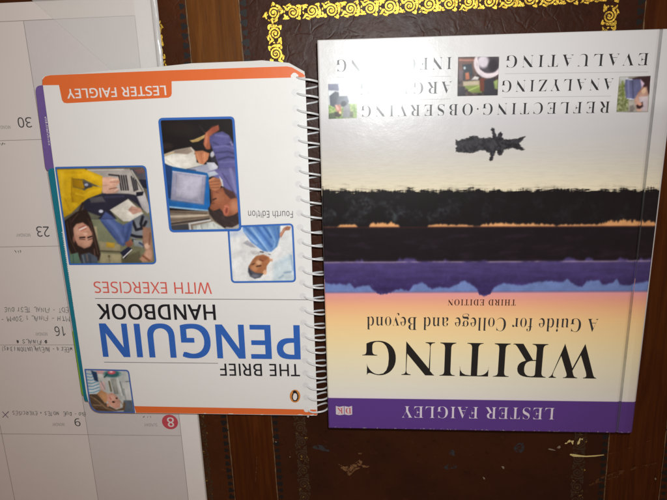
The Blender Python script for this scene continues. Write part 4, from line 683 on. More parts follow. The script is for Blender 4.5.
cov_px = [(42.4, 78.5), (44.5, 76.0), (50, 74.9), (58, 74.6), (110, 72.4), (180, 69.6), (250, 67.2), (287, 66.0), (292, 67.0), (303.5, 73.5), (305.2, 76), (317.4, 414.6), (316.6, 415.6),
          (250, 414.6), (180, 413.6), (136, 413.1), (108, 412.7), (99, 411.0), (92, 406.8), (88.4, 401.5), (86.4, 394), (64, 242), (43.0, 86)]
cov = sheet('front_cover', [bl(a, b) for a, b in cov_px], BZ - 0.0004, BZ, M_cover, book)
Z1 = BZ + 0.00004; Z2 = BZ + 0.00008; Z3 = BZ + 0.00012; Z4 = BZ + 0.00016
def bpoly(name, px, z, mat): return print_poly(name, [bl(a, b, z) for a, b in px], z, mat, cov)
bpoly('orange_band', [(42.3, 85.2), (42.6, 79.2), (45, 76.3), (50, 75.1), (58, 74.8), (110, 72.6), (180, 69.8), (250, 67.4), (287, 66.2), (292, 67.2), (303.3, 73.7), (304.8, 75.6), (305.0, 77.0), (288, 77.6), (250, 78.6), (171.6, 81.2),
                      (171.8, 93.4), (171.0, 96.0), (168.4, 97.6), (66.8, 103.2), (63.8, 102.6), (62.0, 100.0), (58.9, 85.0)], Z1, M_orange)
bpoly('orange_band', [(134.2, 406.2), (180, 407.1), (250, 408.3), (317.0, 409.8), (317.2, 415.2), (180, 413.4), (136, 412.9)], Z1, M_orange)
lettering('author_name', 'LESTER FAIGLEY', 'sans', BF, Z2, (165.3, 85.6), (66.4, 89.2), 9.2, M_wht, cov, 0.012, 0.011)
lettering('edition_line', 'Fourth Edition', 'sans', BF, Z2, (292.8, 211.0), (248, 210.6), 6.8, M_grey, cov, 0.01)
lettering('subtitle', 'WITH EXERCISES', 'sans', BF, Z2, (211.2, 282.5), (93.2, 281.6), 11.3, M_salmon, cov, 0.0, 0.002)
print_line('rule_line', [bl(95, 298.5, Z2), bl(310, 299.8, Z2)], 0.00042, Z2, M_greyline, cov)
lettering('title', 'HANDBOOK', 'sans', BF, Z2, (214.6, 304.8), (97.2, 304.2), 14.9, M_black, cov, 0.01, 0.013)
lettering('title', 'PENGUIN', 'sans', BF, Z2, (298.6, 325.8), (99.8, 324.0), 32.6, M_blue_t, cov, 0.004, 0.014)
print_line('rule_line', [bl(104, 362.2, Z2), bl(218, 363.4, Z2)], 0.00042, Z2, M_greyline, cov)
lettering('title', 'THE BRIEF', 'sans', BF, Z2, (299.4, 364.2), (219.4, 363.7), 12.0, M_black, cov, 0.012, 0.007)
for i, (x, y, a, b) in enumerate([(231, 413.9, 3.2, 0.5), (262, 414.5, 2.0, 0.45), (300, 414.9, 3.5, 0.5), (312, 415.0, 2.2, 0.7), (205, 413.6, 1.4, 0.4), (316.4, 411.5, 0.4, 2.0)]):
    bpoly('worn_spot', [(x + a * math.cos(k * 0.785) * random.uniform(0.6, 1.2), y + b * math.sin(k * 0.785) * random.uniform(0.5, 1.2)) for k in range(8)], Z2, M_wht)
def bell(name, cx, cy, rx, ry, z, mat, n=28):
    return bpoly(name, [(cx + rx * math.cos(2 * math.pi * i / n), cy + ry * math.sin(2 * math.pi * i / n)) for i in range(n)], z, mat)
M_logo = ink('logo_orange', (0.68, 0.26, 0.06, 1))
bell('emblem', 295.0, 396.2, 5.3, 6.5, Z1, M_logo)
bpoly('emblem_bird', [(293.6, 401.4), (296.6, 401.2), (298.4, 398.6), (298.5, 395.4), (297.4, 393.2), (296.4, 391.2), (294.4, 390.4), (292.8, 391.4), (293.0, 393.0), (291.9, 395.2), (291.8, 398.4)], Z2, M_black)
bpoly('emblem_belly', [(294.0, 400.2), (296.0, 400.2), (297.2, 397.6), (297.0, 394.8), (295.6, 393.2), (293.8, 393.6), (292.9, 396.2), (293.0, 398.4)], Z3, M_wht)

# printed pictures on the cover
BLUE_B = (52, 106, 190)
# students with a laptop
p = Picture(BF, Z1, [(55.0, 167.0), (146.0, 165.4), (156.6, 264.2), (69.2, 265.0)], [1.2, 5, 5, 1.2], cell=0.00030, base=(98, 92, 78))
p.zoom(52, 212, 0.162)
p.poly([(230, -40), (620, -40), (640, 340), (230, 340)], (118, 118, 92), 20, 1, 0); p.poly([(230, 30), (330, 30), (420, 180), (330, 230), (270, 190)], (126, 132, 104), 12, 1, 0); p.poly([(330, -20), (430, 60), (420, 90), (370, 60)], (132, 138, 110), 10)
p.poly([(255, 90), (275, 88), (285, 175), (262, 170)], (176, 164, 132), 8); p.poly([(290, 180), (420, 200), (420, 240), (300, 236)], (158, 148, 116), 7); p.poly([(336, 186), (388, 192), (384, 222), (336, 216)], (196, 160, 54), 7); p.line([(296, 240), (420, 246)], 9, (88, 80, 60), 0.9)
p.poly([(300, 252), (426, 262), (432, 316), (296, 316)], (164, 156, 122), 8); p.line([(352, 268), (356, 312)], 5, (120, 112, 84), 0.8); p.ell(352, 274, 8, 8, (110, 100, 76)); p.poly([(430, 280), (540, 240), (560, 320), (430, 320)], (92, 88, 66), 14)
p.poly([(480, 40), (560, 10), (600, 30), (610, 130), (590, 150), (500, 170), (470, 130)], (128, 134, 142), 9)
for q in ([(500, 60), (520, 110), (560, 100), (580, 60)], [(482, 140), (520, 152), (590, 156)], [(560, 30), (548, 72), (556, 100)], [(500, 175), (560, 190), (570, 214)]): p.line(q, 17, (24, 26, 36), 0.95, 8)
p.poly([(500, 170), (560, 175), (566, 220), (510, 210)], (150, 158, 158), 8); p.line([(540, 190), (572, 210)], 12, (52, 66, 100), 0.8)
p.poly([(560, 90), (612, 100), (622, 300), (560, 310), (540, 290), (580, 240), (560, 190)], (176, 132, 108), 12); p.ell(596, 260, 22, 30, (206, 160, 134), 0, 0.7); p.ell(586, 210, 16, 18, (224, 186, 160), 0, 0.7); p.line([(560, 270), (600, 300)], 12, (120, 72, 52), 0.8, 8); p.line([(606, 130), (600, 200)], 10, (120, 78, 60), 0.7, 8)
p.poly([(290, 40), (330, -10), (400, 60), (440, 80), (500, 50), (490, 130), (470, 190), (440, 212), (410, 196), (350, 120)], (78, 98, 152), 9); p.line([(330, 30), (400, 110), (440, 180)], 20, (108, 128, 184), 0.6, 14); p.line([(310, 60), (390, 160)], 10, (54, 70, 120), 0.7, 10); p.line([(480, 80), (455, 180)], 16, (52, 66, 116), 0.7, 12); p.line([(440, 90), (440, 130)], 8, (60, 76, 128), 0.7, 8)
p.poly([(450, 190), (490, 168), (500, 200), (470, 224)], (150, 96, 76), 8); p.poly([(420, 250), (470, 215), (496, 226), (450, 290)], (34, 38, 60), 7); p.line([(440, 282), (492, 232)], 7, (226, 222, 214)); 
p.zoom(52, 163, 0.162)
p.poly([(215, 36), (480, 36), (560, 180), (530, 196), (320, 190), (220, 70)], (184, 178, 172), 7); p.line([(220, 44), (440, 40)], 7, (214, 210, 206), 0.8)
p.poly([(480, 36), (590, 30), (600, 110), (560, 120), (520, 70)], (86, 84, 96), 7); p.poly([(535, 100), (590, 104), (590, 160), (560, 150)], (34, 36, 54), 6); p.poly([(506, 40), (560, 32), (575, 60), (530, 66)], (122, 92, 90), 7)
for k in range(4): p.line([(414 + 14 * k, 78), (428 + 14 * k, 166)], 9, (40, 38, 42), 0.95, 5)
for k in range(3): p.line([(490 + 13 * k, 84 + 10 * k), (508 + 10 * k, 172 - 4 * k)], 9, (44, 42, 48), 0.95, 5)
p.line([(352, 72), (412, 78)], 10, (46, 42, 44), 0.9, 5); p.line([(492, 46), (560, 160), (604, 290)], 7, (206, 204, 202), 0.95, 5)
p.poly([(510, 190), (572, 184), (606, 300), (590, 312), (545, 270)], (196, 192, 194), 7); p.poly([(520, 180), (566, 176), (560, 200), (520, 206)], (26, 28, 40), 6)
p.poly([(196, 220), (330, 186), (470, 190), (520, 200), (560, 290), (520, 250), (470, 220), (360, 290), (400, 345), (190, 345)], (40, 40, 58), 9); p.poly([(230, 215), (310, 205), (330, 240), (240, 246)], (88, 86, 92), 9); p.poly([(220, 300), (300, 330), (280, 345), (220, 345)], (108, 110, 92), 9); p.line([(330, 210), (440, 205)], 12, (62, 64, 92), 0.7, 10); p.ell(302, 298, 14, 10, (198, 204, 220), 0, 0.6); p.poly([(300, 345), (330, 300), (360, 320), (390, 345)], (74, 90, 146), 8)
p.poly([(356, 290), (470, 222), (565, 310), (480, 360), (440, 360)], (226, 222, 210), 6); p.poly([(470, 290), (492, 264), (548, 280), (558, 300), (500, 318)], (206, 160, 142), 8); p.line([(478, 284), (530, 292)], 4, (160, 112, 98), 0.8, 4)
p.poly([(20, 40), (200, 36), (312, 82), (314, 150), (260, 132), (196, 100), (128, 96), (130, 150), (200, 170), (240, 140), (312, 150), (306, 186), (220, 220), (186, 244), (120, 310), (60, 345), (30, 200)], (224, 180, 24), 6)
p.poly([(128, 96), (190, 104), (206, 150), (186, 160), (130, 146)], (176, 132, 12), 9); p.poly([(130, 150), (190, 166), (200, 220), (170, 250), (120, 240)], (200, 156, 14), 12); p.poly([(188, 112), (240, 128), (250, 148), (204, 160)], (74, 72, 76), 6); p.ell(212, 134, 12, 9, (160, 168, 190), 0, 0.6)
p.line([(124, 90), (120, 200), (130, 240)], 7, (160, 116, 8), 0.75, 6); p.line([(60, 60), (64, 200), (50, 300)], 22, (242, 204, 56), 0.6, 18); p.line([(210, 60), (300, 100)], 16, (240, 202, 50), 0.6, 12); p.line([(90, 60), (180, 60)], 12, (206, 160, 14), 0.6, 10); p.line([(150, 190), (190, 200)], 10, (238, 196, 44), 0.6, 8); p.line([(220, 180), (300, 160)], 12, (236, 196, 40), 0.6, 8); p.line([(80, 220), (110, 290)], 10, (190, 146, 10), 0.6, 8)
p.poly([(310, 88), (360, 86), (412, 96), (420, 120), (392, 150), (416, 164), (396, 186), (340, 190), (312, 182)], (222, 176, 152), 6)
p.line([(356, 104), (408, 98)], 5, (246, 220, 200), 0.8, 4); p.line([(360, 118), (412, 116)], 5, (164, 112, 94), 0.8, 4); p.line([(354, 160), (398, 152)], 6, (130, 84, 70), 0.85, 4); p.line([(386, 172), (412, 158)], 6, (240, 214, 200), 0.8, 4); p.line([(316, 140), (350, 136)], 6, (196, 148, 126), 0.7, 6)
p.line([(190, 250), (170, 300)], 16, (46, 30, 26), 0.9, 8)
p.zoom(52, 212, 0.162)
p.poly([(70, 60), (150, 0), (210, -20), (236, 30), (262, 110), (280, 180), (300, 260), (290, 300), (200, 310), (130, 280), (96, 210), (74, 130)], (44, 31, 28), 9)
for q, c in (([(92, 60), (110, 160), (150, 250)], (78, 58, 50)), ([(110, 40), (120, 120), (140, 200)], (66, 46, 40)), ([(236, 60), (258, 150), (284, 260)], (96, 70, 58)), ([(222, 40), (240, 120), (250, 180)], (70, 48, 42)), ([(160, 10), (120, 60)], (84, 60, 52)), ([(260, 230), (268, 300)], (120, 92, 80)), ([(80, 100), (90, 170)], (22, 15, 14))): p.line(q, 6, c, 0.8, 6)
p.poly([(132, 100), (150, 74), (190, 64), (226, 90), (248, 130), (252, 180), (236, 212), (200, 226), (160, 206), (136, 160)], (202, 150, 126), 9)
p.ell(160, 112, 24, 26, (224, 176, 152), 20, 0.9, 0.7); p.ell(214, 190, 26, 24, (222, 172, 148), 0, 0.9, 0.6); p.line([(166, 100), (204, 84)], 9, (176, 96, 88), 0.8, 5); p.line([(172, 108), (208, 92)], 8, (244, 236, 230), 0.95, 5); p.line([(178, 118), (212, 102)], 5, (168, 84, 78), 0.7, 4); p.ell(206, 132, 12, 14, (226, 180, 156), 0, 0.7); p.line([(196, 122), (220, 124)], 4, (150, 98, 80), 0.7, 4)
p.line([(172, 158), (202, 156)], 9, (40, 28, 28), 0.95, 5); p.line([(222, 158), (246, 150)], 9, (40, 28, 28), 0.95, 5); p.line([(170, 168), (204, 170)], 5, (70, 46, 40), 0.8, 4); p.line([(224, 172), (250, 164)], 5, (70, 46, 40), 0.8, 4); p.ell(136, 168, 8, 20, (160, 110, 92), 0, 0.8, 0.7)
p.poly([(110, 262), (160, 250), (180, 320), (106, 320)], (96, 128, 110), 8); p.poly([(176, 262), (230, 250), (280, 280), (284, 320), (180, 320)], (74, 84, 98), 8); p.line([(190, 270), (200, 316)], 9, (124, 136, 146), 0.8, 6); p.line([(232, 268), (240, 316)], 8, (52, 60, 72), 0.8, 6); p.line([(130, 270), (134, 316)], 7, (64, 92, 84), 0.8, 6); p.line([(214, 262), (220, 300)], 6, (150, 120, 100), 0.7, 5)
p.build('printed_picture', M_pict, cov, BLUE_B, 1.5)['label'] = 'printed picture of students with a laptop'

# somebody resting a cheek on one hand over a laptop
p = Picture(BF, Z1, [(158.0, 118.0), (234.2, 116.4), (241.6, 231.0), (169.6, 232.4)], 5.0, cell=0.00030, base=(27, 22, 22))
p.zoom(155, 115, 0.135)
p.poly([(40, 30), (590, 30), (600, 230), (400, 260), (60, 260)], (24, 19, 20), 10, 1, 0); p.ell(180, 100, 120, 50, (38, 30, 30), 10, 0.9, 0.7); p.line([(330, 80), (370, 130)], 12, (60, 50, 46), 0.6, 12); p.ell(90, 230, 40, 22, (50, 42, 40), 0, 0.9, 0.7)
p.poly([(64, 290), (150, 258), (268, 236), (300, 270), (280, 320), (70, 330)], (214, 206, 192), 8); p.poly([(150, 262), (260, 238), (278, 270), (240, 290), (130, 280)], (150, 132, 118), 9, 0.8); p.line([(70, 296), (140, 276)], 10, (208, 178, 128), 0.8, 7)
p.poly([(62, 312), (130, 288), (200, 292), (300, 290), (310, 350), (370, 368), (180, 412), (110, 380), (64, 352)], (240, 237, 226), 6); p.line([(80, 330), (180, 404)], 5, (206, 202, 194), 0.7, 5); p.line([(200, 300), (300, 330)], 8, (226, 222, 212), 0.7, 8)
p.poly([(255, 186), (290, 184), (374, 142), (368, 168), (320, 196), (276, 204)], (190, 158, 96), 6); p.line([(266, 192), (360, 154)], 5, (226, 200, 140), 0.7, 4)
p.poly([(374, 130), (420, 96), (470, 72), (474, 110), (430, 140), (408, 180), (412, 250), (376, 262), (356, 220)], (172, 98, 70), 8); p.ell(440, 106, 34, 24, (150, 74, 56), -20, 0.8, 0.8); p.line([(384, 140), (372, 230)], 14, (206, 134, 98), 0.7, 10)
p.poly([(262, 210), (350, 200), (376, 250), (420, 270), (416, 284), (300, 262)], (26, 22, 24), 7)
p.poly([(292, 268), (352, 262), (404, 284), (392, 330), (360, 366), (326, 358), (304, 320)], (208, 136, 96), 7); p.line([(340, 276), (350, 350)], 7, (170, 96, 66), 0.6, 6); p.line([(366, 280), (370, 340)], 6, (232, 168, 130), 0.6, 6); p.line([(312, 290), (330, 350)], 8, (226, 160, 120), 0.6, 7)
p.poly([(130, 410), (190, 412), (350, 372), (430, 350), (468, 380), (456, 450), (130, 450)], (168, 172, 192), 7); p.poly([(380, 350), (440, 350), (466, 384), (440, 420), (400, 400)], (206, 208, 220), 7); p.line([(240, 402), (300, 410)], 9, (70, 74, 96), 0.9, 5); p.line([(200, 420), (400, 440)], 9, (80, 90, 122), 0.8, 6); p.poly([(410, 320), (450, 310), (462, 350), (420, 350)], (50, 48, 62), 8); p.ell(426, 290, 16, 24, (196, 196, 204), 20, 0.6)
p.poly([(404, 160), (440, 134), (500, 120), (550, 150), (576, 200), (600, 240), (606, 450), (470, 450), (470, 380), (452, 320), (424, 250), (404, 200)], (92, 90, 146), 9)
for q, wd, c in (([(450, 150), (540, 160)], 16, (116, 114, 170)), ([(430, 200), (480, 230), (580, 210)], 12, (58, 56, 100)), ([(440, 240), (520, 226), (590, 250)], 14, (122, 120, 178)), ([(450, 280), (540, 270), (600, 290)], 13, (56, 54, 96)), ([(470, 330), (540, 310), (600, 320)], 12, (48, 46, 84)), ([(480, 350), (600, 345)], 14, (118, 116, 172)), ([(490, 400), (600, 390)], 16, (84, 80, 130)), ([(560, 200), (574, 222)], 8, (186, 184, 214))): p.line(q, wd, c, 0.75, 12)
p.zoom(155, 172, 0.135)
p.poly([(66, -60), (130, -40), (400, 10), (408, 250), (390, 284), (96, 256)], (24, 98, 168), 6); p.poly([(66, -60), (126, -40), (120, 200), (92, 190)], (28, 62, 112), 10); p.line([(98, 258), (390, 286)], 13, (150, 190, 224), 0.95, 6)
p.poly([(130, -10), (380, 24), (362, 240), (116, 206)], (158, 158, 184), 5); p.poly([(164, 14), (352, 40), (338, 214), (152, 182)], (182, 180, 200), 6); p.line([(130, -4), (380, 30)], 6, (206, 206, 222), 0.8, 5); p.line([(160, 20), (150, 186), (340, 218)], 5, (140, 140, 166), 0.7, 5); p.line([(354, 40), (340, 216)], 5, (140, 140, 168), 0.7, 5); p.line([(118, 212), (360, 244)], 6, (98, 104, 138), 0.8, 5); p.line([(376, 30), (360, 240)], 8, (112, 116, 150), 0.7, 6); p.ell(250, 110, 70, 60, (194, 190, 208), 0, 1.2, 0.6)
p.poly([(108, 284), (400, 290), (430, 340), (520, 420), (640, 440), (110, 445)], (142, 128, 112), 7); p.line([(112, 294), (380, 308)], 12, (96, 80, 66), 0.85, 8); p.line([(114, 330), (390, 322)], 16, (206, 192, 170), 0.85, 10); p.line([(118, 360), (400, 330)], 13, (110, 92, 76), 0.85, 8); p.line([(122, 384), (400, 346)], 13, (58, 50, 48), 0.9, 7); p.line([(250, 384), (410, 356)], 10, (214, 216, 218), 0.95, 5); p.poly([(118, 396), (246, 384), (252, 445), (118, 445)], (66, 66, 72), 7); p.line([(256, 384), (264, 440)], 12, (206, 208, 212), 0.95, 6)
p.poly([(280, 400), (430, 366), (520, 420), (520, 445), (284, 445)], (204, 210, 204), 7); p.hatch([(290, 400), (430, 372), (500, 420), (500, 440), (290, 440)], 22, 80, 26, 8, (120, 126, 122), (232, 236, 230), 4, 0.6)
p.poly([(520, 410), (640, 330), (640, 445), (520, 445)], (172, 166, 160), 10)
p.poly([(390, 0), (480, -30), (520, -30), (640, -20), (640, 210), (580, 180), (510, 110), (470, 60)], (108, 106, 160), 8); p.line([(560, -20), (600, 150)], 22, (146, 146, 194), 0.6, 16); p.line([(500, 10), (590, 160)], 10, (72, 68, 114), 0.7, 10); p.poly([(476, 30), (500, 60), (508, 110), (488, 100)], (222, 220, 226), 6); p.poly([(386, 4), (440, -10), (470, 16), (400, 40)], (190, 200, 214), 7)
p.poly([(396, 60), (430, 36), (480, 50), (494, 90), (480, 130), (440, 146), (408, 124)], (188, 122, 86), 7)
for k in range(3): p.line([(404 + 4 * k, 76 + 20 * k), (476, 66 + 24 * k)], 6, (128, 72, 50), 0.75, 5)
p.line([(404, 62), (440, 46)], 8, (222, 160, 120), 0.7, 6)
p.poly([(412, 130), (450, 140), (500, 112), (580, 150), (622, 220), (628, 320), (600, 380), (520, 340), (440, 300), (404, 270), (420, 220)], (158, 94, 66), 8)
p.ell(470, 190, 34, 40, (182, 116, 84), 10, 1.0, 0.8); p.ell(590, 250, 30, 50, (206, 144, 112), 0, 1.1, 0.7); p.poly([(500, 112), (580, 146), (606, 190), (560, 200), (520, 160)], (60, 40, 46), 12, 0.8); p.line([(420, 150), (430, 220)], 8, (110, 62, 46), 0.8, 8); p.line([(428, 206), (452, 196)], 9, (52, 30, 24), 0.9, 6); p.line([(412, 236), (440, 230)], 6, (92, 52, 38), 0.8, 6); p.line([(452, 150), (470, 154)], 6, (120, 58, 48), 0.8, 5)
p.poly([(396, 262), (430, 292), (480, 270), (506, 300), (530, 330), (580, 320), (628, 290), (630, 380), (570, 412), (500, 402), (440, 360), (402, 310)], (58, 45, 44), 9); p.hatch([(400, 280), (480, 280), (540, 330), (626, 310), (620, 380), (560, 406), (500, 396), (440, 356)], 44, 35, 22, 6, (34, 26, 28), (96, 82, 80), 2, 0.55)
p.ell(528, 282, 22, 42, (196, 112, 88), 10, 0.45); p.ell(530, 286, 9, 24, (138, 66, 54), 10, 0.6, 0.9); p.line([(514, 250), (546, 262)], 5, (226, 150, 126), 0.7, 4)
p.build('printed_picture', M_pict, cov, BLUE_B, 2.3)['label'] = 'printed picture of a person in a blue shirt at a laptop'

# a person in a pale blue shirt
p = Picture(BF, Z1 - 0.00002, [(227.4, 226.0), (293.2, 223.4), (296.0, 282.2), (231.2, 283.0)], [1, 4.5, 4.5, 4.5], cell=0.00030, base=(226, 228, 228))
p.zoom(225, 220, 0.132)
p.poly([(20, 30), (170, 30), (140, 110), (60, 130), (20, 140)], (196, 208, 226), 30, 0.8, 0); p.poly([(370, 320), (500, 250), (530, 470), (360, 470)], (200, 216, 224), 30, 0.9, 0); p.line([(410, 440), (440, 420)], 14, (140, 168, 190), 0.6, 14); p.line([(450, 400), (500, 392)], 12, (120, 150, 180), 0.7, 12); p.line([(500, 270), (516, 380)], 14, (120, 160, 200), 0.6, 12); p.line([(430, 320), (490, 290)], 20, (184, 206, 220), 0.6, 18)
p.poly([(130, 40), (420, 40), (416, 130), (396, 200), (350, 242), (290, 236), (200, 170), (140, 90)], (104, 150, 210), 9)
for q, wd, c in (([(150, 50), (250, 150), (320, 230)], 18, (60, 104, 172)), ([(240, 50), (300, 130), (350, 200)], 22, (62, 104, 176)), ([(290, 46), (350, 130)], 16, (44, 84, 152)), ([(370, 50), (390, 140)], 18, (76, 122, 190)), ([(200, 60), (280, 170), (330, 236)], 16, (160, 196, 234)), ([(330, 60), (380, 160), (370, 210)], 12, (140, 182, 228)), ([(150, 90), (240, 180)], 12, (176, 204, 236)), ([(400, 60), (410, 130)], 8, (50, 88, 150))): p.line(q, wd, c, 0.75, 12)
p.poly([(138, 176), (170, 150), (240, 210), (200, 206)], (172, 172, 182), 10, 0.9); p.poly([(190, 232), (250, 236), (236, 268), (206, 258)], (206, 204, 200), 9, 0.8)
p.poly([(412, 110), (440, 64), (470, 46), (500, 50), (490, 76), (456, 80), (424, 136)], (178, 118, 92), 7); p.line([(420, 116), (452, 68)], 6, (224, 176, 150), 0.7, 5); p.poly([(420, 46), (446, 50), (430, 90), (418, 92)], (238, 236, 234), 6)
p.poly([(236, 246), (270, 236), (340, 256), (356, 290), (336, 312), (250, 280)], (226, 224, 222), 7); p.line([(268, 240), (290, 244)], 8, (60, 60, 72), 0.9, 5); p.line([(330, 258), (344, 262)], 6, (90, 90, 100), 0.8, 5)
p.poly([(236, 272), (290, 262), (334, 280), (344, 310), (316, 350), (312, 390), (280, 420), (220, 430), (186, 400), (180, 350), (210, 300)], (172, 112, 74), 8); p.ell(256, 322, 20, 18, (232, 186, 146), 0, 0.9, 0.9); p.ell(226, 360, 28, 24, (204, 146, 104), 0, 1.0, 0.7); p.ell(290, 292, 28, 18, (150, 88, 56), 0, 1.0, 0.8); p.line([(240, 352), (270, 346)], 9, (60, 36, 28), 0.9, 6); p.line([(206, 338), (222, 330)], 8, (70, 42, 32), 0.85, 6); p.line([(262, 300), (288, 312)], 7, (110, 54, 42), 0.85, 5); p.ell(302, 396, 14, 18, (220, 170, 134), 0, 0.7); p.poly([(336, 290), (362, 296), (360, 314), (338, 310)], (214, 166, 132), 7)
p.poly([(178, 350), (192, 376), (230, 400), (290, 406), (268, 436), (226, 446), (190, 428), (174, 392)], (80, 82, 94), 9); p.ell(228, 424, 30, 12, (126, 128, 140), 0, 1.0, 0.7); p.line([(180, 370), (200, 410)], 9, (48, 50, 60), 0.8, 8)
p.build('printed_picture', M_pict, cov, BLUE_B, 1.7)['label'] = 'printed picture of a person in a pale blue shirt'

# a reader in a striped top
p = Picture(BF, Z1, [(84.4, 369.0), (128.8, 370.0), (135.0, 413.0), (90.6, 412.6)], [1, 3.5, 0.6, 11], cell=0.00028, base=(186, 192, 190))
p.zoom(80, 364, 0.104)
p.poly([(260, 60), (470, 60), (500, 340), (430, 340), (300, 280)], (190, 196, 194), 16, 1, 0); p.poly([(410, 180), (490, 180), (500, 350), (430, 340)], (210, 214, 212), 12, 1, 0)
p.poly([(290, 140), (340, 140), (370, 290), (330, 290)], (152, 156, 150), 9); p.line([(280, 170), (300, 260)], 16, (96, 92, 66), 0.9, 9); p.line([(360, 140), (400, 300)], 12, (222, 226, 226), 0.9, 8); p.line([(385, 170), (420, 300)], 9, (110, 116, 116), 0.85, 7); p.line([(420, 240), (440, 340)], 12, (140, 146, 146), 0.8, 9); p.line([(440, 170), (474, 168)], 8, (100, 110, 124), 0.8, 6); p.line([(330, 150), (350, 280)], 9, (180, 182, 176), 0.7, 8)
p.poly([(420, 350), (500, 350), (520, 470), (420, 470)], (92, 106, 120), 12)
p.poly([(46, 60), (120, 60), (180, 170), (190, 250), (160, 310), (80, 300), (60, 160)], (212, 222, 226), 9)
for k in range(7): p.line([(52 + 5 * k, 90 + 31 * k), (100 + 5 * k, 100 + 29 * k), (160 + 5 * k, 78 + 29 * k)], 11, (96, 152, 184), 0.85, 8)
p.poly([(104, 62), (160, 80), (176, 170), (140, 160)], (34, 62, 98), 9); p.poly([(150, 62), (230, 62), (226, 96), (170, 96)], (224, 176, 176), 9); p.poly([(170, 96), (250, 100), (240, 170), (180, 170)], (216, 218, 214), 12)
p.ell(310, 96, 78, 34, (52, 108, 112), 0, 0.5); p.ell(304, 82, 38, 18, (214, 92, 110), 0, 0.5); p.ell(300, 76, 16, 8, (240, 200, 206), 0, 0.6); p.line([(236, 126), (260, 100)], 16, (40, 88, 92), 0.9, 8); p.line([(380, 100), (420, 104)], 12, (150, 178, 180), 0.7, 9)
p.poly([(190, 175), (236, 170), (246, 250), (200, 260)], (222, 190, 186), 9); p.line([(200, 165), (240, 240)], 5, (90, 96, 110), 0.8, 5)
p.poly([(80, 290), (170, 290), (230, 350), (270, 400), (350, 440), (410, 420), (420, 360), (440, 380), (430, 445), (300, 460), (160, 455), (110, 410)], (100, 80, 62), 10)
for q, c in (([(100, 310), (180, 360), (260, 430)], (146, 118, 90)), ([(120, 300), (220, 370)], (70, 54, 42)), ([(110, 360), (190, 420)], (70, 54, 42)), ([(140, 330), (240, 420), (330, 450)], (160, 130, 100)), ([(380, 350), (420, 400)], (140, 112, 88)), ([(150, 430), (260, 446)], (60, 46, 36)), ([(130, 395), (200, 400)], (176, 150, 120))): p.line(q, 9, c, 0.7, 9)
p.poly([(160, 290), (200, 250), (260, 280), (280, 340), (240, 380), (200, 330)], (206, 156, 112), 10)
p.poly([(256, 290), (310, 278), (356, 310), (388, 366), (384, 420), (340, 432), (290, 400), (262, 350)], (220, 166, 146), 9); p.ell(320, 330, 34, 26, (236, 186, 168), 0, 1.1, 0.7); p.line([(286, 320), (298, 342)], 9, (186, 96, 92), 0.85, 6); p.ell(322, 366, 14, 9, (70, 46, 44), 10, 0.7); p.ell(352, 330, 10, 8, (84, 56, 52), 10, 0.7); p.line([(330, 350), (346, 362)], 5, (180, 120, 104), 0.7, 4); p.ell(270, 396, 12, 18, (206, 146, 122), 0, 0.7)
p.build('printed_picture', M_pict, cov, (66, 100, 176), 1.2)['label'] = 'printed picture of a reader in a striped top'

# the plastic coil and the holes it runs through
def mat_plastic():
    t = NT('white_plastic_coil'); return t.out((0.70, 0.71, 0.72, 1), 0.22, 0.6)
M_coil = mat_plastic()
M_hole = ink('punched_hole', (0.74, 0.745, 0.75, 1), 0.35, 0.5)
hA = Vector(bl(293.0, 76.5)); hB = Vector(bl(308.2, 409.5)); TURNS = 25
u_h = (hA.x + hB.x) / 2; u_e = BW
hx = 0.0024; hy = 0.0022
for k in range(TURNS):
    t = k / (TURNS - 1); cx, cy = u_h, hA.y + (hB.y - hA.y) * t
    pts = [(cx + hx * math.cos(a * math.pi / 8) * (1 + 0.12 * random.uniform(-1, 1)), cy + hy * math.sin(a * math.pi / 8) * (1 + 0.1 * random.uniform(-1, 1))) for a in range(16)]
    print_poly('coil_hole', pts, Z3, M_hole if 0 < k < TURNS - 1 else M_wht, cov)
pitch = (hA.y - hB.y) / (TURNS - 1)
a_ = (u_e + 0.0082 - u_h) / 2; cu = u_h + a_; zc_ = 0.0107; hz = 0.0094
pts = []; SEG = 40
for i in range((TURNS) * SEG + 1):
    ph = i / SEG; an = math.pi - 2 * math.pi * ph                 # starts in the hole and goes up over the top to the right
    ca_, sa_ = math.cos(an), math.sin(an); ex_ = 2 / 2.5
    u = cu + a_ * math.copysign(abs(ca_) ** ex_, ca_); z = zc_ + hz * math.copysign(abs(sa_) ** ex_, sa_)
    wob = 0.00035 * math.sin(ph * 1.7) + 0.0002 * math.sin(ph * 4.1 + 1)
    v = hA.y - pitch * (ph - 0.02) + wob
    if ph > TURNS - 4: v += -0.0012 * (ph - TURNS + 4) * (u - u_h) / (2 * a_) * -1
    pts.append((u + wob * 0.6, v, z))
tube('plastic_coil', pts, 0.00068, M_coil, book, 8)
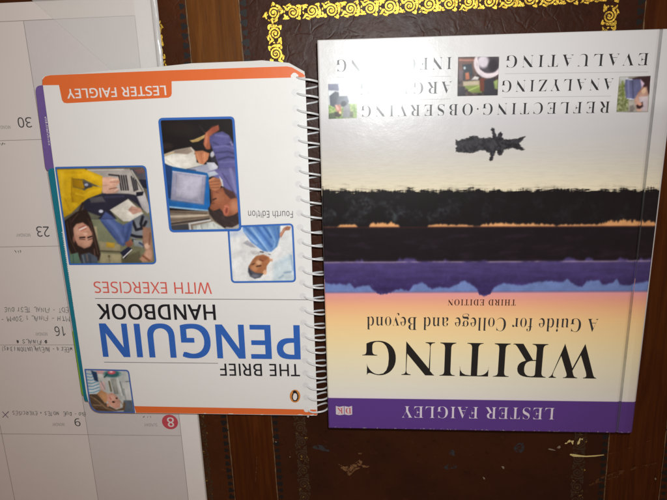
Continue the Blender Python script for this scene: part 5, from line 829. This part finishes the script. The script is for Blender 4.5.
# ------------------------------------------------------------------ the hardcover textbook
TF = Frame(-0.0179, 0.1536, -0.0196)
TW, TH, TZ = 0.2080, 0.2594, 0.0300
text = empty('hardcover_book', TF, 'thick hardcover textbook with a sunset lake cover and purple band, upside down', 'book')
def tl(px, py, z=TZ): return TF.loc(px, py, z)
def dpx(y, x=480): return -tl(x, y)[1]                    # distance below the book's upper edge
u_hinge = (tl(662, 27)[0] + tl(618, 432)[0]) / 2
uh_ = u_hinge
def mat_landscape():
    t = NT('printed_cover'); co = t.coord(); sp = t.n('ShaderNodeSeparateXYZ'); t.put(sp.inputs[0], co)
    d = t.math('MULTIPLY', sp.outputs[1], -1.0); u = sp.outputs[0]
    px = (dpx(300) - dpx(200)) / 100
    stops = [(30, (.67, .67, .675)), (104, (.665, .665, .67)), (118, (.57, .565, .58)), (135, (.555, .545, .55)), (155, (.57, .55, .515)), (172, (.64, .60, .50)), (192, (.77, .69, .50)),
             (286, (.62, .30, .36)), (293, (.76, .33, .34)), (299, (.80, .36, .27)), (307, (.86, .46, .25)), (320, (.90, .60, .29)), (340, (.88, .70, .38)), (362, (.84, .76, .52)), (385, (.80, .77, .64)), (398, (.78, .765, .70))]
    col = t.ramp(t.math('DIVIDE', d, TH), [(max(0.0, dpx(a) / TH), c) for a, c in stops])
    rip = t.noise(t.coord((0.12, 1, 1)), 900, 4, 0.6)                       # ripples on the water
    band = t.math('MULTIPLY', t.step(d, dpx(118), dpx(180)), t.step(d, dpx(196), dpx(186)))
    col = t.mix(t.math('MULTIPLY', band, t.math('MULTIPLY', t.step(rip, 0.4, 0.75), 0.20)), col, (.40, .37, .30, 1))
    dk = t.math('MULTIPLY', t.step(d, dpx(193), dpx(195)), t.step(d, dpx(280), dpx(278))); col = t.mix(dk, col, t.mix(t.step(d, dpx(260), dpx(262)), (.010, .008, .010, 1), (.055, .042, .13, 1)))
    white = t.math('MULTIPLY', t.step(u, TW - 0.0016, TW - 0.0012), 1.0); col = t.mix(white, col, (.74, .73, .74, 1))
    seam = t.math('MULTIPLY', t.step(d, dpx(397.2), dpx(398.2)), t.step(d, dpx(400.2), dpx(399.4)))
    col = t.mix(t.math('MULTIPLY', seam, 0.5), col, (.80, .72, .80, 1))
    pb_ = t.step(d, dpx(399.5), dpx(400.3)); col = t.mix(pb_, col, (.105, .044, .25, 1))
    # shade of the hinge crease, painted into the cover colour
    crease_shade = t.math('MULTIPLY', t.step(u, uh_ - 0.0016, uh_ - 0.0002), t.step(u, uh_ + 0.0009, uh_ + 0.0003)); col = t.mix(t.math('MULTIPLY', crease_shade, t.math('ADD', 0.35, t.math('MULTIPLY', t.noise(co, 120, 3), 0.35))), col, (.10, .095, .09, 1))
    # worn corner by the hinge
    wn = t.noise(co, 500, 4, 0.7); ed = t.math('MULTIPLY', t.step(d, TH - 0.0016, TH - 0.0004), t.step(wn, 0.56, 0.62)); col = t.mix(t.math('MULTIPLY', ed, 0.5), col, (.6, .55, .6, 1))
    a = t.noise(co, 60, 4, 0.6); b = t.noise(co, 16, 3); f = t.noise(co, 800, 3)
    t.bump(t.math('ADD', t.math('ADD', t.math('MULTIPLY', a, 0.35), b), t.math('MULTIPLY', f, 0.03)), 0.10, 0.006)
    sm = t.noise(co, 30, 5, 0.7)
    return t.out(col, t.math('ADD', t.math('MULTIPLY', sm, 0.12), 0.195), 0.32, None, 0.12, 0.23)
M_land = mat_landscape()
M_board = mat_cover('printed_board', (0.72, 0.71, 0.71, 1), 0.32, 0.45)
def section(name, sec, v0, v1, mat, parent, nv=2, bev=0.0):
    """a board drawn by its section (u, z) and run from v0 to v1"""
    n = len(sec); bm = bmesh.new(); R = []
    for j in range(nv):
        v = v0 + (v1 - v0) * j / (nv - 1); R.append([bm.verts.new((u, v, z)) for u, z in sec])
    for j in range(nv - 1):
        for i in range(n): bm.faces.new((R[j][i], R[j][(i + 1) % n], R[j + 1][(i + 1) % n], R[j + 1][i]))
    bm.faces.new(R[0][::-1]); bm.faces.new(R[-1])
    bmesh.ops.recalc_face_normals(bm, faces=bm.faces)
    if bev:
        es = [e for e in bm.edges if abs(e.verts[0].co.y - e.verts[1].co.y) < 1e-7 and e.verts[0].co.y in (v0, v1)]
        es = [e for e in bm.edges if len(e.link_faces) == 2 and any(len(f.verts) == n for f in e.link_faces)]
        bmesh.ops.bevel(bm, geom=es, offset=bev, segments=2, profile=0.6, affect='EDGES')
    bm.normal_update()
    me = bpy.data.meshes.new(name); bm.to_mesh(me); bm.free()
    for pl in me.polygons: pl.use_smooth = abs(pl.normal.y) < 0.3 and not (pl.normal.z > 0.99 and pl.area > 0.002) and not (u_hinge - 0.003 < pl.center.x < u_hinge + 0.0045)
    return link(name, me, mat, parent)
T, B_ = TZ, TZ - 0.0027; uh = u_hinge
sec = [(0.0002, B_ + .0002), (0, B_ + .0008), (0, T - .0011), (0.00035, T - .0004), (0.0011, T), (uh - .0026, T), (uh - .0014, T - .00025), (uh - .0003, T - .0008), (uh + .0002, T - .0008), (uh + .0004, T - .00012), (uh + .0008, T - .00003),
       (uh + .0042, T), (TW - .0022, T - .00005), (TW - .0010, T - .0004), (TW - .0003, T - .0011), (TW, T - .0020), (TW - .0001, B_), (uh + .002, B_), (uh, B_ - .0002), (uh - .004, B_)]
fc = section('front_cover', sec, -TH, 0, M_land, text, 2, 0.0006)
bk = [(0, 0.0008), (0, 0.0034), (TW - .001, 0.0034), (TW, 0.0028), (TW, 0.0014), (TW - .001, 0.0008)]
section('back_cover', bk, -TH, 0, M_board, text, 2, 0.0004)
spn = [(TW - .0026, 0.0036), (TW - .0004, 0.0036), (TW + .0006, 0.009), (TW + .0010, 0.0155), (TW + .0006, 0.022), (TW - .0006, B_ - .0003), (TW - .0028, B_ - .0003)]
section('spine', spn, -TH + .0003, -.0003, M_board, text, 2, 0.0002)
sheet('page_block', [(0.0040, -TH + .0042), (TW - .004, -TH + .0042), (TW - .004, -.0042), (0.0040, -.0042)], 0.0036, B_ - .0003, M_block, text)

ZA, ZB, ZC = TZ + 0.00004, TZ + 0.00008, TZ + 0.00012
M_serif = ink('dark_serif_print', (0.018, 0.017, 0.016, 1), 0.25, 0.36); M_serif_soft = ink('grey_serif_print', (0.035, 0.035, 0.038, 1), 0.25, 0.36)
M_brownp = ink('brown_print', (0.06, 0.018, 0.012, 1), 0.25, 0.36); M_lilac = ink('lilac_print', (0.74, 0.68, 0.78, 1), 0.25, 0.36); M_hair = ink('hairline', (0.46, 0.46, 0.47, 1), 0.25, 0.36)
M_sil = ink('boat_silhouette', (0.020, 0.020, 0.024, 1), 0.25, 0.36, 0.5)
M_pict2 = mat_picture('printed_cover_picture', 0.25, 0.38, 0.12)
L = lambda nm, s, p0, p1, cap, mat, tr=0.0, wg=0.0: lettering(nm, s, 'serif', TF, ZA, p0, p1, cap, mat, fc, tr, wg)
L('title', 'WRITING', (600, 344.6), (362.3, 341.0), 34.0, M_serif, 0.012, -0.0042)
L('subtitle', 'A Guide for College and Beyond', (598.6, 318.8), (366.8, 316.6), 13.2, M_serif_soft, 0.012, -0.0055)
L('edition_line', 'THIRD EDITION', (516, 299.6), (448, 299.4), 6.0, M_brownp, 0.05)
L('author_name', 'LESTER FAIGLEY', (554.8, 408.0), (402, 406.2), 11.6, M_lilac, 0.035, -0.007)
L('skill_word', 'EVALUATING', (649.4, 52.8), (505.8, 55.4), 12.3, M_serif_soft, 0.12, -0.007)
L('skill_word', 'ANALYZING', (613.8, 78.0), (501.6, 80.4), 11.8, M_serif_soft, 0.12, -0.007)
L('skill_word', 'REFLECTING.OBSERVING', (610.4, 101.2), (360.8, 105.6), 11.5, M_serif_soft, 0.12, -0.007)
L('skill_word', 'INFORMING', (451.8, 56.8), (336, 59.6), 12.2, M_serif_soft, 0.12, -0.007)
L('skill_word', 'ARGUING', (451.8, 81.2), (359.6, 83.4), 12.0, M_serif_soft, 0.12, -0.007)
for a, b in (((648.5, 71.8), (505, 73.6)), ((611, 96.0), (502.5, 97.4)), ((451, 76.2), (336, 77.2)), ((451, 98.8), (358, 100.8))):
    print_line('hairline', [tl(*a, ZA), tl(*b, ZA)], 0.00028, ZA, M_hair, fc)

# the printed shore: dark trees, a line of light, violet reflections
tops = [q for q in sec if q[1] > T - 0.0025 and q[0] > 0.0003]; tops.sort()
tu = np.array([q[0] for q in tops]); tz = np.array([q[1] for q in tops])
e0, e1 = (318, 680)
p = Picture(TF, ZA, [(316.0, 176), (674.0, 176), (652.0, 302), (319.0, 302)], 0.0, cell=0.00036, base=(22, 20, 24))
p.X = np.clip(p.X, 0.0004, TW - 0.0013)
wx_, wy_ = TF.world(p.X, p.Y); p.P = to_px(np.stack([wx_, wy_, np.full_like(wx_, ZA)], -1)); p.zoom(0, 0, 1)
p.zf = lambda u: np.interp(u, tu, tz) + 0.00004
PX, PY = p.P[:, 0], p.P[:, 1]
H1 = lambda sc_, sd_, oc=4: fbm(np.stack([PX, 0 * PX + sd_], -1), sc_, oc, sd_)            # varies along the shore only
PYt = PY + (PX - 480) * 0.004
edge_t = 190.4 - 9.0 * np.clip(H1(0.055, 31, 5) - 0.52, 0, 1) - 4.5 * (H1(0.35, 32, 3) - 0.5) - 3.0 * (fbm(np.stack([PX * 0.25, PY * 1.6], -1), 0.6, 3, 33) - 0.5) * 2
a_dark = np.clip((PYt - edge_t) / 3.8 + 0.5, 0, 1); a_dark = a_dark * a_dark * (3 - 2 * a_dark)
halo = np.clip((PYt - edge_t + 5.5) / 6.0, 0, 1) * 0.28 * np.clip((fbm(np.stack([PX * 0.12, PY * 1.5], -1), 0.5, 3, 34) - 0.42) * 5, 0, 1)
patch = np.clip((fbm(p.P, 0.085, 5, 35) - 0.50) * 4.2, 0, 1) * np.clip((fbm(p.P, 0.45, 3, 36) - 0.30) * 2.6, 0, 1) * np.clip((PYt - 192) / 8, 0, 1) * np.clip((224 - PYt) / 5, 0, 1) * np.clip((560 - PX) / 160, 0.25, 1)
p.put(patch * 0.75, (74, 84, 88))
p.put(np.clip((PYt - 226) / 3, 0, 1) * 0.8, (26, 20, 27)); p.put(np.clip((fbm(np.stack([PX * 0.25, PY], -1), 0.25, 4, 37) - 0.5) * 3, 0, 1) * np.clip((PYt - 228) / 6, 0, 1) * 0.5, (48, 38, 50))
th_k = np.interp(PX, [320, 326, 336, 340, 356, 358, 369, 371, 378, 386, 392, 398, 400, 427, 429, 445, 448, 452, 470, 474, 480, 484, 500, 520, 540, 553, 556, 560, 580, 598, 604, 620, 640, 652, 660],
                      [0.2, 0.4, 0.5, 2.0, 2.0, 0.2, 0.2, 3.2, 4.0, 5.0, 3.6, 3.0, 0.0, 0.0, 1.8, 2.4, 1.8, 2.0, 1.8, 0.5, 0.6, 2.6, 3.4, 3.0, 2.6, 1.6, 0.5, 1.6, 1.9, 2.2, 4.2, 5.2, 5.6, 4.2, 3.6])
th_k = th_k * np.clip(0.15 + 1.7 * H1(0.55, 38, 4), 0.1, 1.5) 
base_y = 226.6
a_or = np.clip((PYt - (base_y - th_k)) / 0.9 + 0.5, 0, 1) * np.clip((base_y - PYt) / 0.7 + 0.5, 0, 1) * np.clip(th_k / 0.9, 0, 1)
p.put(a_or * 0.95, (226, 164, 108)); p.put(np.clip(1 - np.abs(PYt - base_y - 0.6) / 0.9, 0, 1) * 0.45, (112, 46, 40))
e_p = 261.2 - 5 * np.clip(H1(0.11, 39, 4) - 0.54, 0, 1) * 3
a_p = np.clip((PYt - e_p) / 2.6 + 0.5, 0, 1)
tt_ = np.clip((PYt - 261) / 27, 0, 1)[:, None]
pcol = np.array([76, 65, 116]) * (1 - tt_) + np.array([55, 43, 92]) * tt_
pcol = pcol * (0.84 + 0.32 * fbm(np.stack([PX * 0.10, PY], -1), 0.35, 4, 40))[:, None]
p.put_c(a_p, pcol)
p.put(np.clip(1 - np.abs(PYt - 261.8 - 0.5 * (H1(0.05, 41, 2) - 0.5)) / 0.8, 0, 1) * np.clip((H1(0.06, 42, 3) - 0.30) * 4, 0, 0.85), (206, 182, 186))
prof_x = [320, 324, 331, 339, 346, 350, 354, 360, 369, 373, 381, 390, 396, 401, 409, 413, 423, 427, 432, 439, 450, 458, 464, 471, 477, 479, 485, 490, 493, 496, 504, 518, 526, 538, 549, 563, 567, 571, 577, 582, 587, 599, 603, 613, 617, 620, 630, 638, 647, 660]
prof_y = [280, 281.5, 284, 283.4, 284.6, 282, 288, 286, 284.5, 290, 294.2, 292.4, 289.6, 288.8, 290.6, 285.2, 282, 286, 288.8, 287, 288, 283.4, 280.6, 284.2, 288.8, 294.2, 296.4, 294, 289, 286.2, 283.4, 285.4, 284.8, 282, 281.4, 282.6, 279.2, 282.6, 286.2, 287.6, 282, 280.6, 285.4, 283.4, 279.2, 285.4, 286.2, 283.4, 282, 282]
prof = np.interp(PX, prof_x, prof_y) + 2.2 * (H1(0.55, 43, 4) - 0.5) + 1.2 * (fbm(p.P, 0.9, 2, 44) - 0.5)
a_b = np.clip((PYt - prof) / 1.8 + 0.5, 0, 1)
p.put(a_b, (108, 128, 182)); p.put(np.clip(fbm(p.P, 0.5, 3, 45) * 3 - 1.9, 0, 1) * np.clip((PYt - 270) / 6, 0, 1) * np.clip((prof - PYt) / 3, 0, 1) * 0.35, (112, 110, 170))
p.al = np.maximum(a_dark, halo) * (1 - a_b * np.clip((PYt - 291.0) / 3.2 + 0.2, 0, 1))
p.build('printed_shore', M_pict2, fc, None, 0, 1.1)
boat = [(97, 152), (108, 160), (130, 150), (150, 146), (175, 140), (180, 132), (200, 128), (226, 128), (236, 142), (262, 140), (280, 142), (300, 136), (318, 138), (322, 122), (316, 100), (310, 88), (316, 80), (328, 84), (330, 96), (334, 112), (342, 132),
        (350, 128), (358, 112), (368, 104), (376, 116), (374, 134), (384, 146), (410, 150), (440, 148), (470, 144), (492, 136), (516, 130), (500, 150), (478, 168), (490, 192), (512, 208), (494, 212), (470, 206), (440, 198), (410, 204), (386, 210),
        (382, 226), (372, 238), (360, 244), (352, 236), (346, 216), (338, 214), (330, 236), (320, 256), (318, 270), (306, 276), (300, 268), (308, 250), (304, 228), (286, 222), (268, 212), (240, 212), (215, 222), (185, 230), (150, 226), (120, 224), (96, 222), (100, 210), (97, 200), (106, 188), (97, 178)]
bt = [(440 + x * 0.165, 115 + y * 0.165) for x, y in boat]
p = Picture(TF, ZA, bt, 0.0, cell=0.00026, base=(44, 44, 48))
p.zoom(440, 115, 0.165, 3)
p.speck([(80, 60), (530, 60), (530, 290), (80, 290)], 0.5, (26, 26, 30), (62, 62, 68), 3, 0.8)
p.poly([(270, 170), (330, 150), (350, 190), (300, 200)], (84, 84, 92), 20, 0.5); p.poly([(100, 160), (230, 150), (230, 190), (100, 186)], (60, 60, 66), 20, 0.5)
p.build('boat_silhouette', M_pict2, fc, None, 0, 0.8, 1.6)

p = Picture(TF, ZA, [(328.4, 84.0), (356.6, 83.0), (357.0, 117.6), (328.8, 118.8)], 0.0, base=(215, 220, 225))
p.zoom(322, 88, 0.068, 6)
p.poly([(90, 250), (510, 230), (510, 460), (90, 460)], (150, 180, 100), 30); p.speck([(90, 270), (510, 230), (510, 460), (90, 460)], 0.6, (90, 130, 60), (205, 220, 150), 4, 0.7); p.poly([(90, 380), (200, 350), (210, 460), (90, 460)], (84, 100, 72), 20)
p.poly([(60, -60), (240, -60), (250, 40), (90, 30)], (120, 124, 150), 14); p.poly([(110, 120), (190, 50), (245, 60), (255, 170), (200, 290), (120, 250)], (74, 82, 96), 14)
p.poly([(240, 120), (370, 115), (400, 200), (350, 290), (290, 280), (200, 240)], (112, 120, 134), 14); p.ell(320, 232, 40, 40, (50, 54, 66), 0, 0.4)
p.poly([(190, 250), (270, 240), (290, 350), (270, 400), (205, 330)], (196, 130, 116), 14); p.line([(205, 255), (235, 310)], 30, (232, 190, 176), 0.8, 16); p.poly([(190, 350), (250, 350), (290, 400), (240, 430), (190, 410)], (64, 54, 50), 14); p.ell(265, 360, 18, 20, (230, 215, 150), 0, 0.5)
p.poly([(320, 280), (400, 230), (440, 440), (300, 440)], (150, 152, 156), 20); p.poly([(410, 350), (460, 340), (460, 430), (410, 420)], (110, 116, 92), 14)
p.build('printed_picture', M_pict2, fc)
p = Picture(TF, ZA, [(458.2, 57.0), (499.0, 56.8), (497.6, 95.2), (457.6, 96.0)], 0.0, base=(70, 58, 58))
p.zoom(452, 50, 0.104, 5)
p.speck([(50, 60), (460, 60), (460, 450), (50, 450)], 0.5, (36, 30, 32), (110, 92, 90), 4, 0.7)
p.poly([(60, 70), (240, 70), (240, 220), (60, 200)], (120, 92, 86), 14); p.line([(70, 96), (210, 100)], 16, (186, 130, 116)); p.poly([(100, 140), (190, 130), (200, 220), (170, 290), (110, 280)], (58, 66, 74), 10); p.ell(120, 172, 12, 14, (190, 205, 214)); p.poly([(125, 220), (160, 215), (170, 280), (130, 285)], (200, 120, 92), 10)
p.poly([(65, 180), (110, 200), (100, 300), (65, 290)], (110, 96, 104), 12)
p.ell(350, 130, 140, 140, (226, 214, 220), 0, 0.06); p.ell(352, 116, 112, 108, (74, 68, 76), 0, 0.1); p.ell(300, 110, 54, 62, (214, 206, 216), 10, 0.5); p.ell(395, 150, 44, 60, (48, 44, 50), 20, 0.6); p.line([(240, 90), (262, 190), (330, 240), (440, 232)], 12, (240, 226, 230))
p.poly([(180, 285), (220, 250), (262, 260), (250, 285)], (226, 222, 220), 8); p.poly([(105, 300), (260, 290), (270, 350), (110, 350)], (196, 182, 156), 10); p.poly([(110, 345), (270, 335), (290, 410), (180, 410)], (132, 150, 76), 14); p.line([(160, 390), (260, 345)], 12, (176, 196, 110), 0.8)
p.poly([(265, 270), (320, 270), (305, 400), (268, 390)], (116, 60, 44), 10); p.poly([(310, 290), (400, 270), (440, 440), (310, 440)], (54, 54, 62), 12); p.poly([(400, 300), (445, 280), (440, 380), (410, 370)], (150, 170, 104), 10); p.poly([(55, 350), (120, 350), (130, 440), (55, 440)], (52, 48, 54), 10)
p.build('printed_picture', M_pict2, fc)
p = Picture(TF, ZA, [(619.4, 76.8), (650.4, 75.8), (648.0, 112.0), (616.6, 112.0)], 0.0, base=(150, 150, 140))
p.zoom(610, 70, 0.096, 5)
p.poly([(70, 80), (170, 80), (190, 430), (60, 430)], (150, 150, 120), 12); p.speck([(70, 150), (190, 150), (190, 430), (60, 430)], 0.6, (84, 96, 48), (186, 190, 150), 4, 0.8); p.poly([(95, 70), (190, 70), (170, 130), (100, 150)], (190, 192, 190), 10); p.line([(130, 120), (140, 300)], 22, (112, 126, 60), 0.8, 12)
p.poly([(160, 100), (300, 70), (430, 60), (420, 240), (330, 300)], (60, 40, 44), 12)
p.poly([(160, 100), (320, 95), (330, 190), (270, 290), (230, 312), (165, 290), (155, 200)], (104, 108, 146), 10); p.line([(235, 100), (240, 290)], 12, (70, 72, 104), 0.9, 8); p.line([(190, 110), (196, 280)], 20, (132, 138, 176), 0.7, 12); p.line([(180, 296), (240, 306)], 10, (214, 220, 232)); p.line([(165, 92), (230, 100)], 12, (196, 200, 214))
p.poly([(315, 95), (360, 140), (330, 190)], (222, 196, 220), 8); p.poly([(270, 270), (330, 190), (385, 170), (400, 250), (390, 430), (280, 430), (250, 320)], (196, 156, 140), 12); p.ell(350, 210, 26, 34, (226, 190, 160), 0, 0.5); p.line([(290, 240), (350, 180)], 10, (160, 110, 96)); p.poly([(300, 280), (400, 270), (390, 430), (330, 430)], (200, 186, 192), 12)
p.poly([(205, 380), (240, 360), (258, 400), (240, 430), (206, 430)], (70, 64, 62), 10); p.poly([(270, 370), (340, 330), (345, 380), (310, 405), (280, 400)], (60, 44, 44), 10); p.ell(312, 356, 22, 16, (206, 150, 130)); p.poly([(190, 330), (250, 320), (262, 430), (190, 430)], (196, 188, 180), 12, 0.5)
p.build('printed_picture', M_pict2, fc)

# publisher's mark in the purple band: an open book with two letters
M_mark = ink('mark_ground', (0.66, 0.60, 0.64, 1), 0.25, 0.36); M_markr = ink('mark_letters', (0.55, 0.10, 0.12, 1), 0.25, 0.36)
print_poly('emblem', [tl(a, b, ZA) for a, b in [(335.8, 406.0), (339, 407.0), (343.8, 406.2), (344.2, 414.6), (339.6, 415.2), (336.0, 414.4)]], ZA, M_mark, fc)
print_poly('emblem', [tl(a, b, ZA) for a, b in [(344.4, 406.2), (348.6, 407.0), (352.0, 406.0), (352.2, 414.6), (348.6, 415.2), (344.8, 414.6)]], ZA, M_mark, fc)
lettering('emblem_lettering', 'D', 'serif', TF, ZB, (351.2, 408.0), (345.6, 408.0), 5.6, M_markr, fc)
lettering('emblem_lettering', 'K', 'serif', TF, ZB, (342.8, 408.0), (337.0, 408.0), 5.6, M_markr, fc)
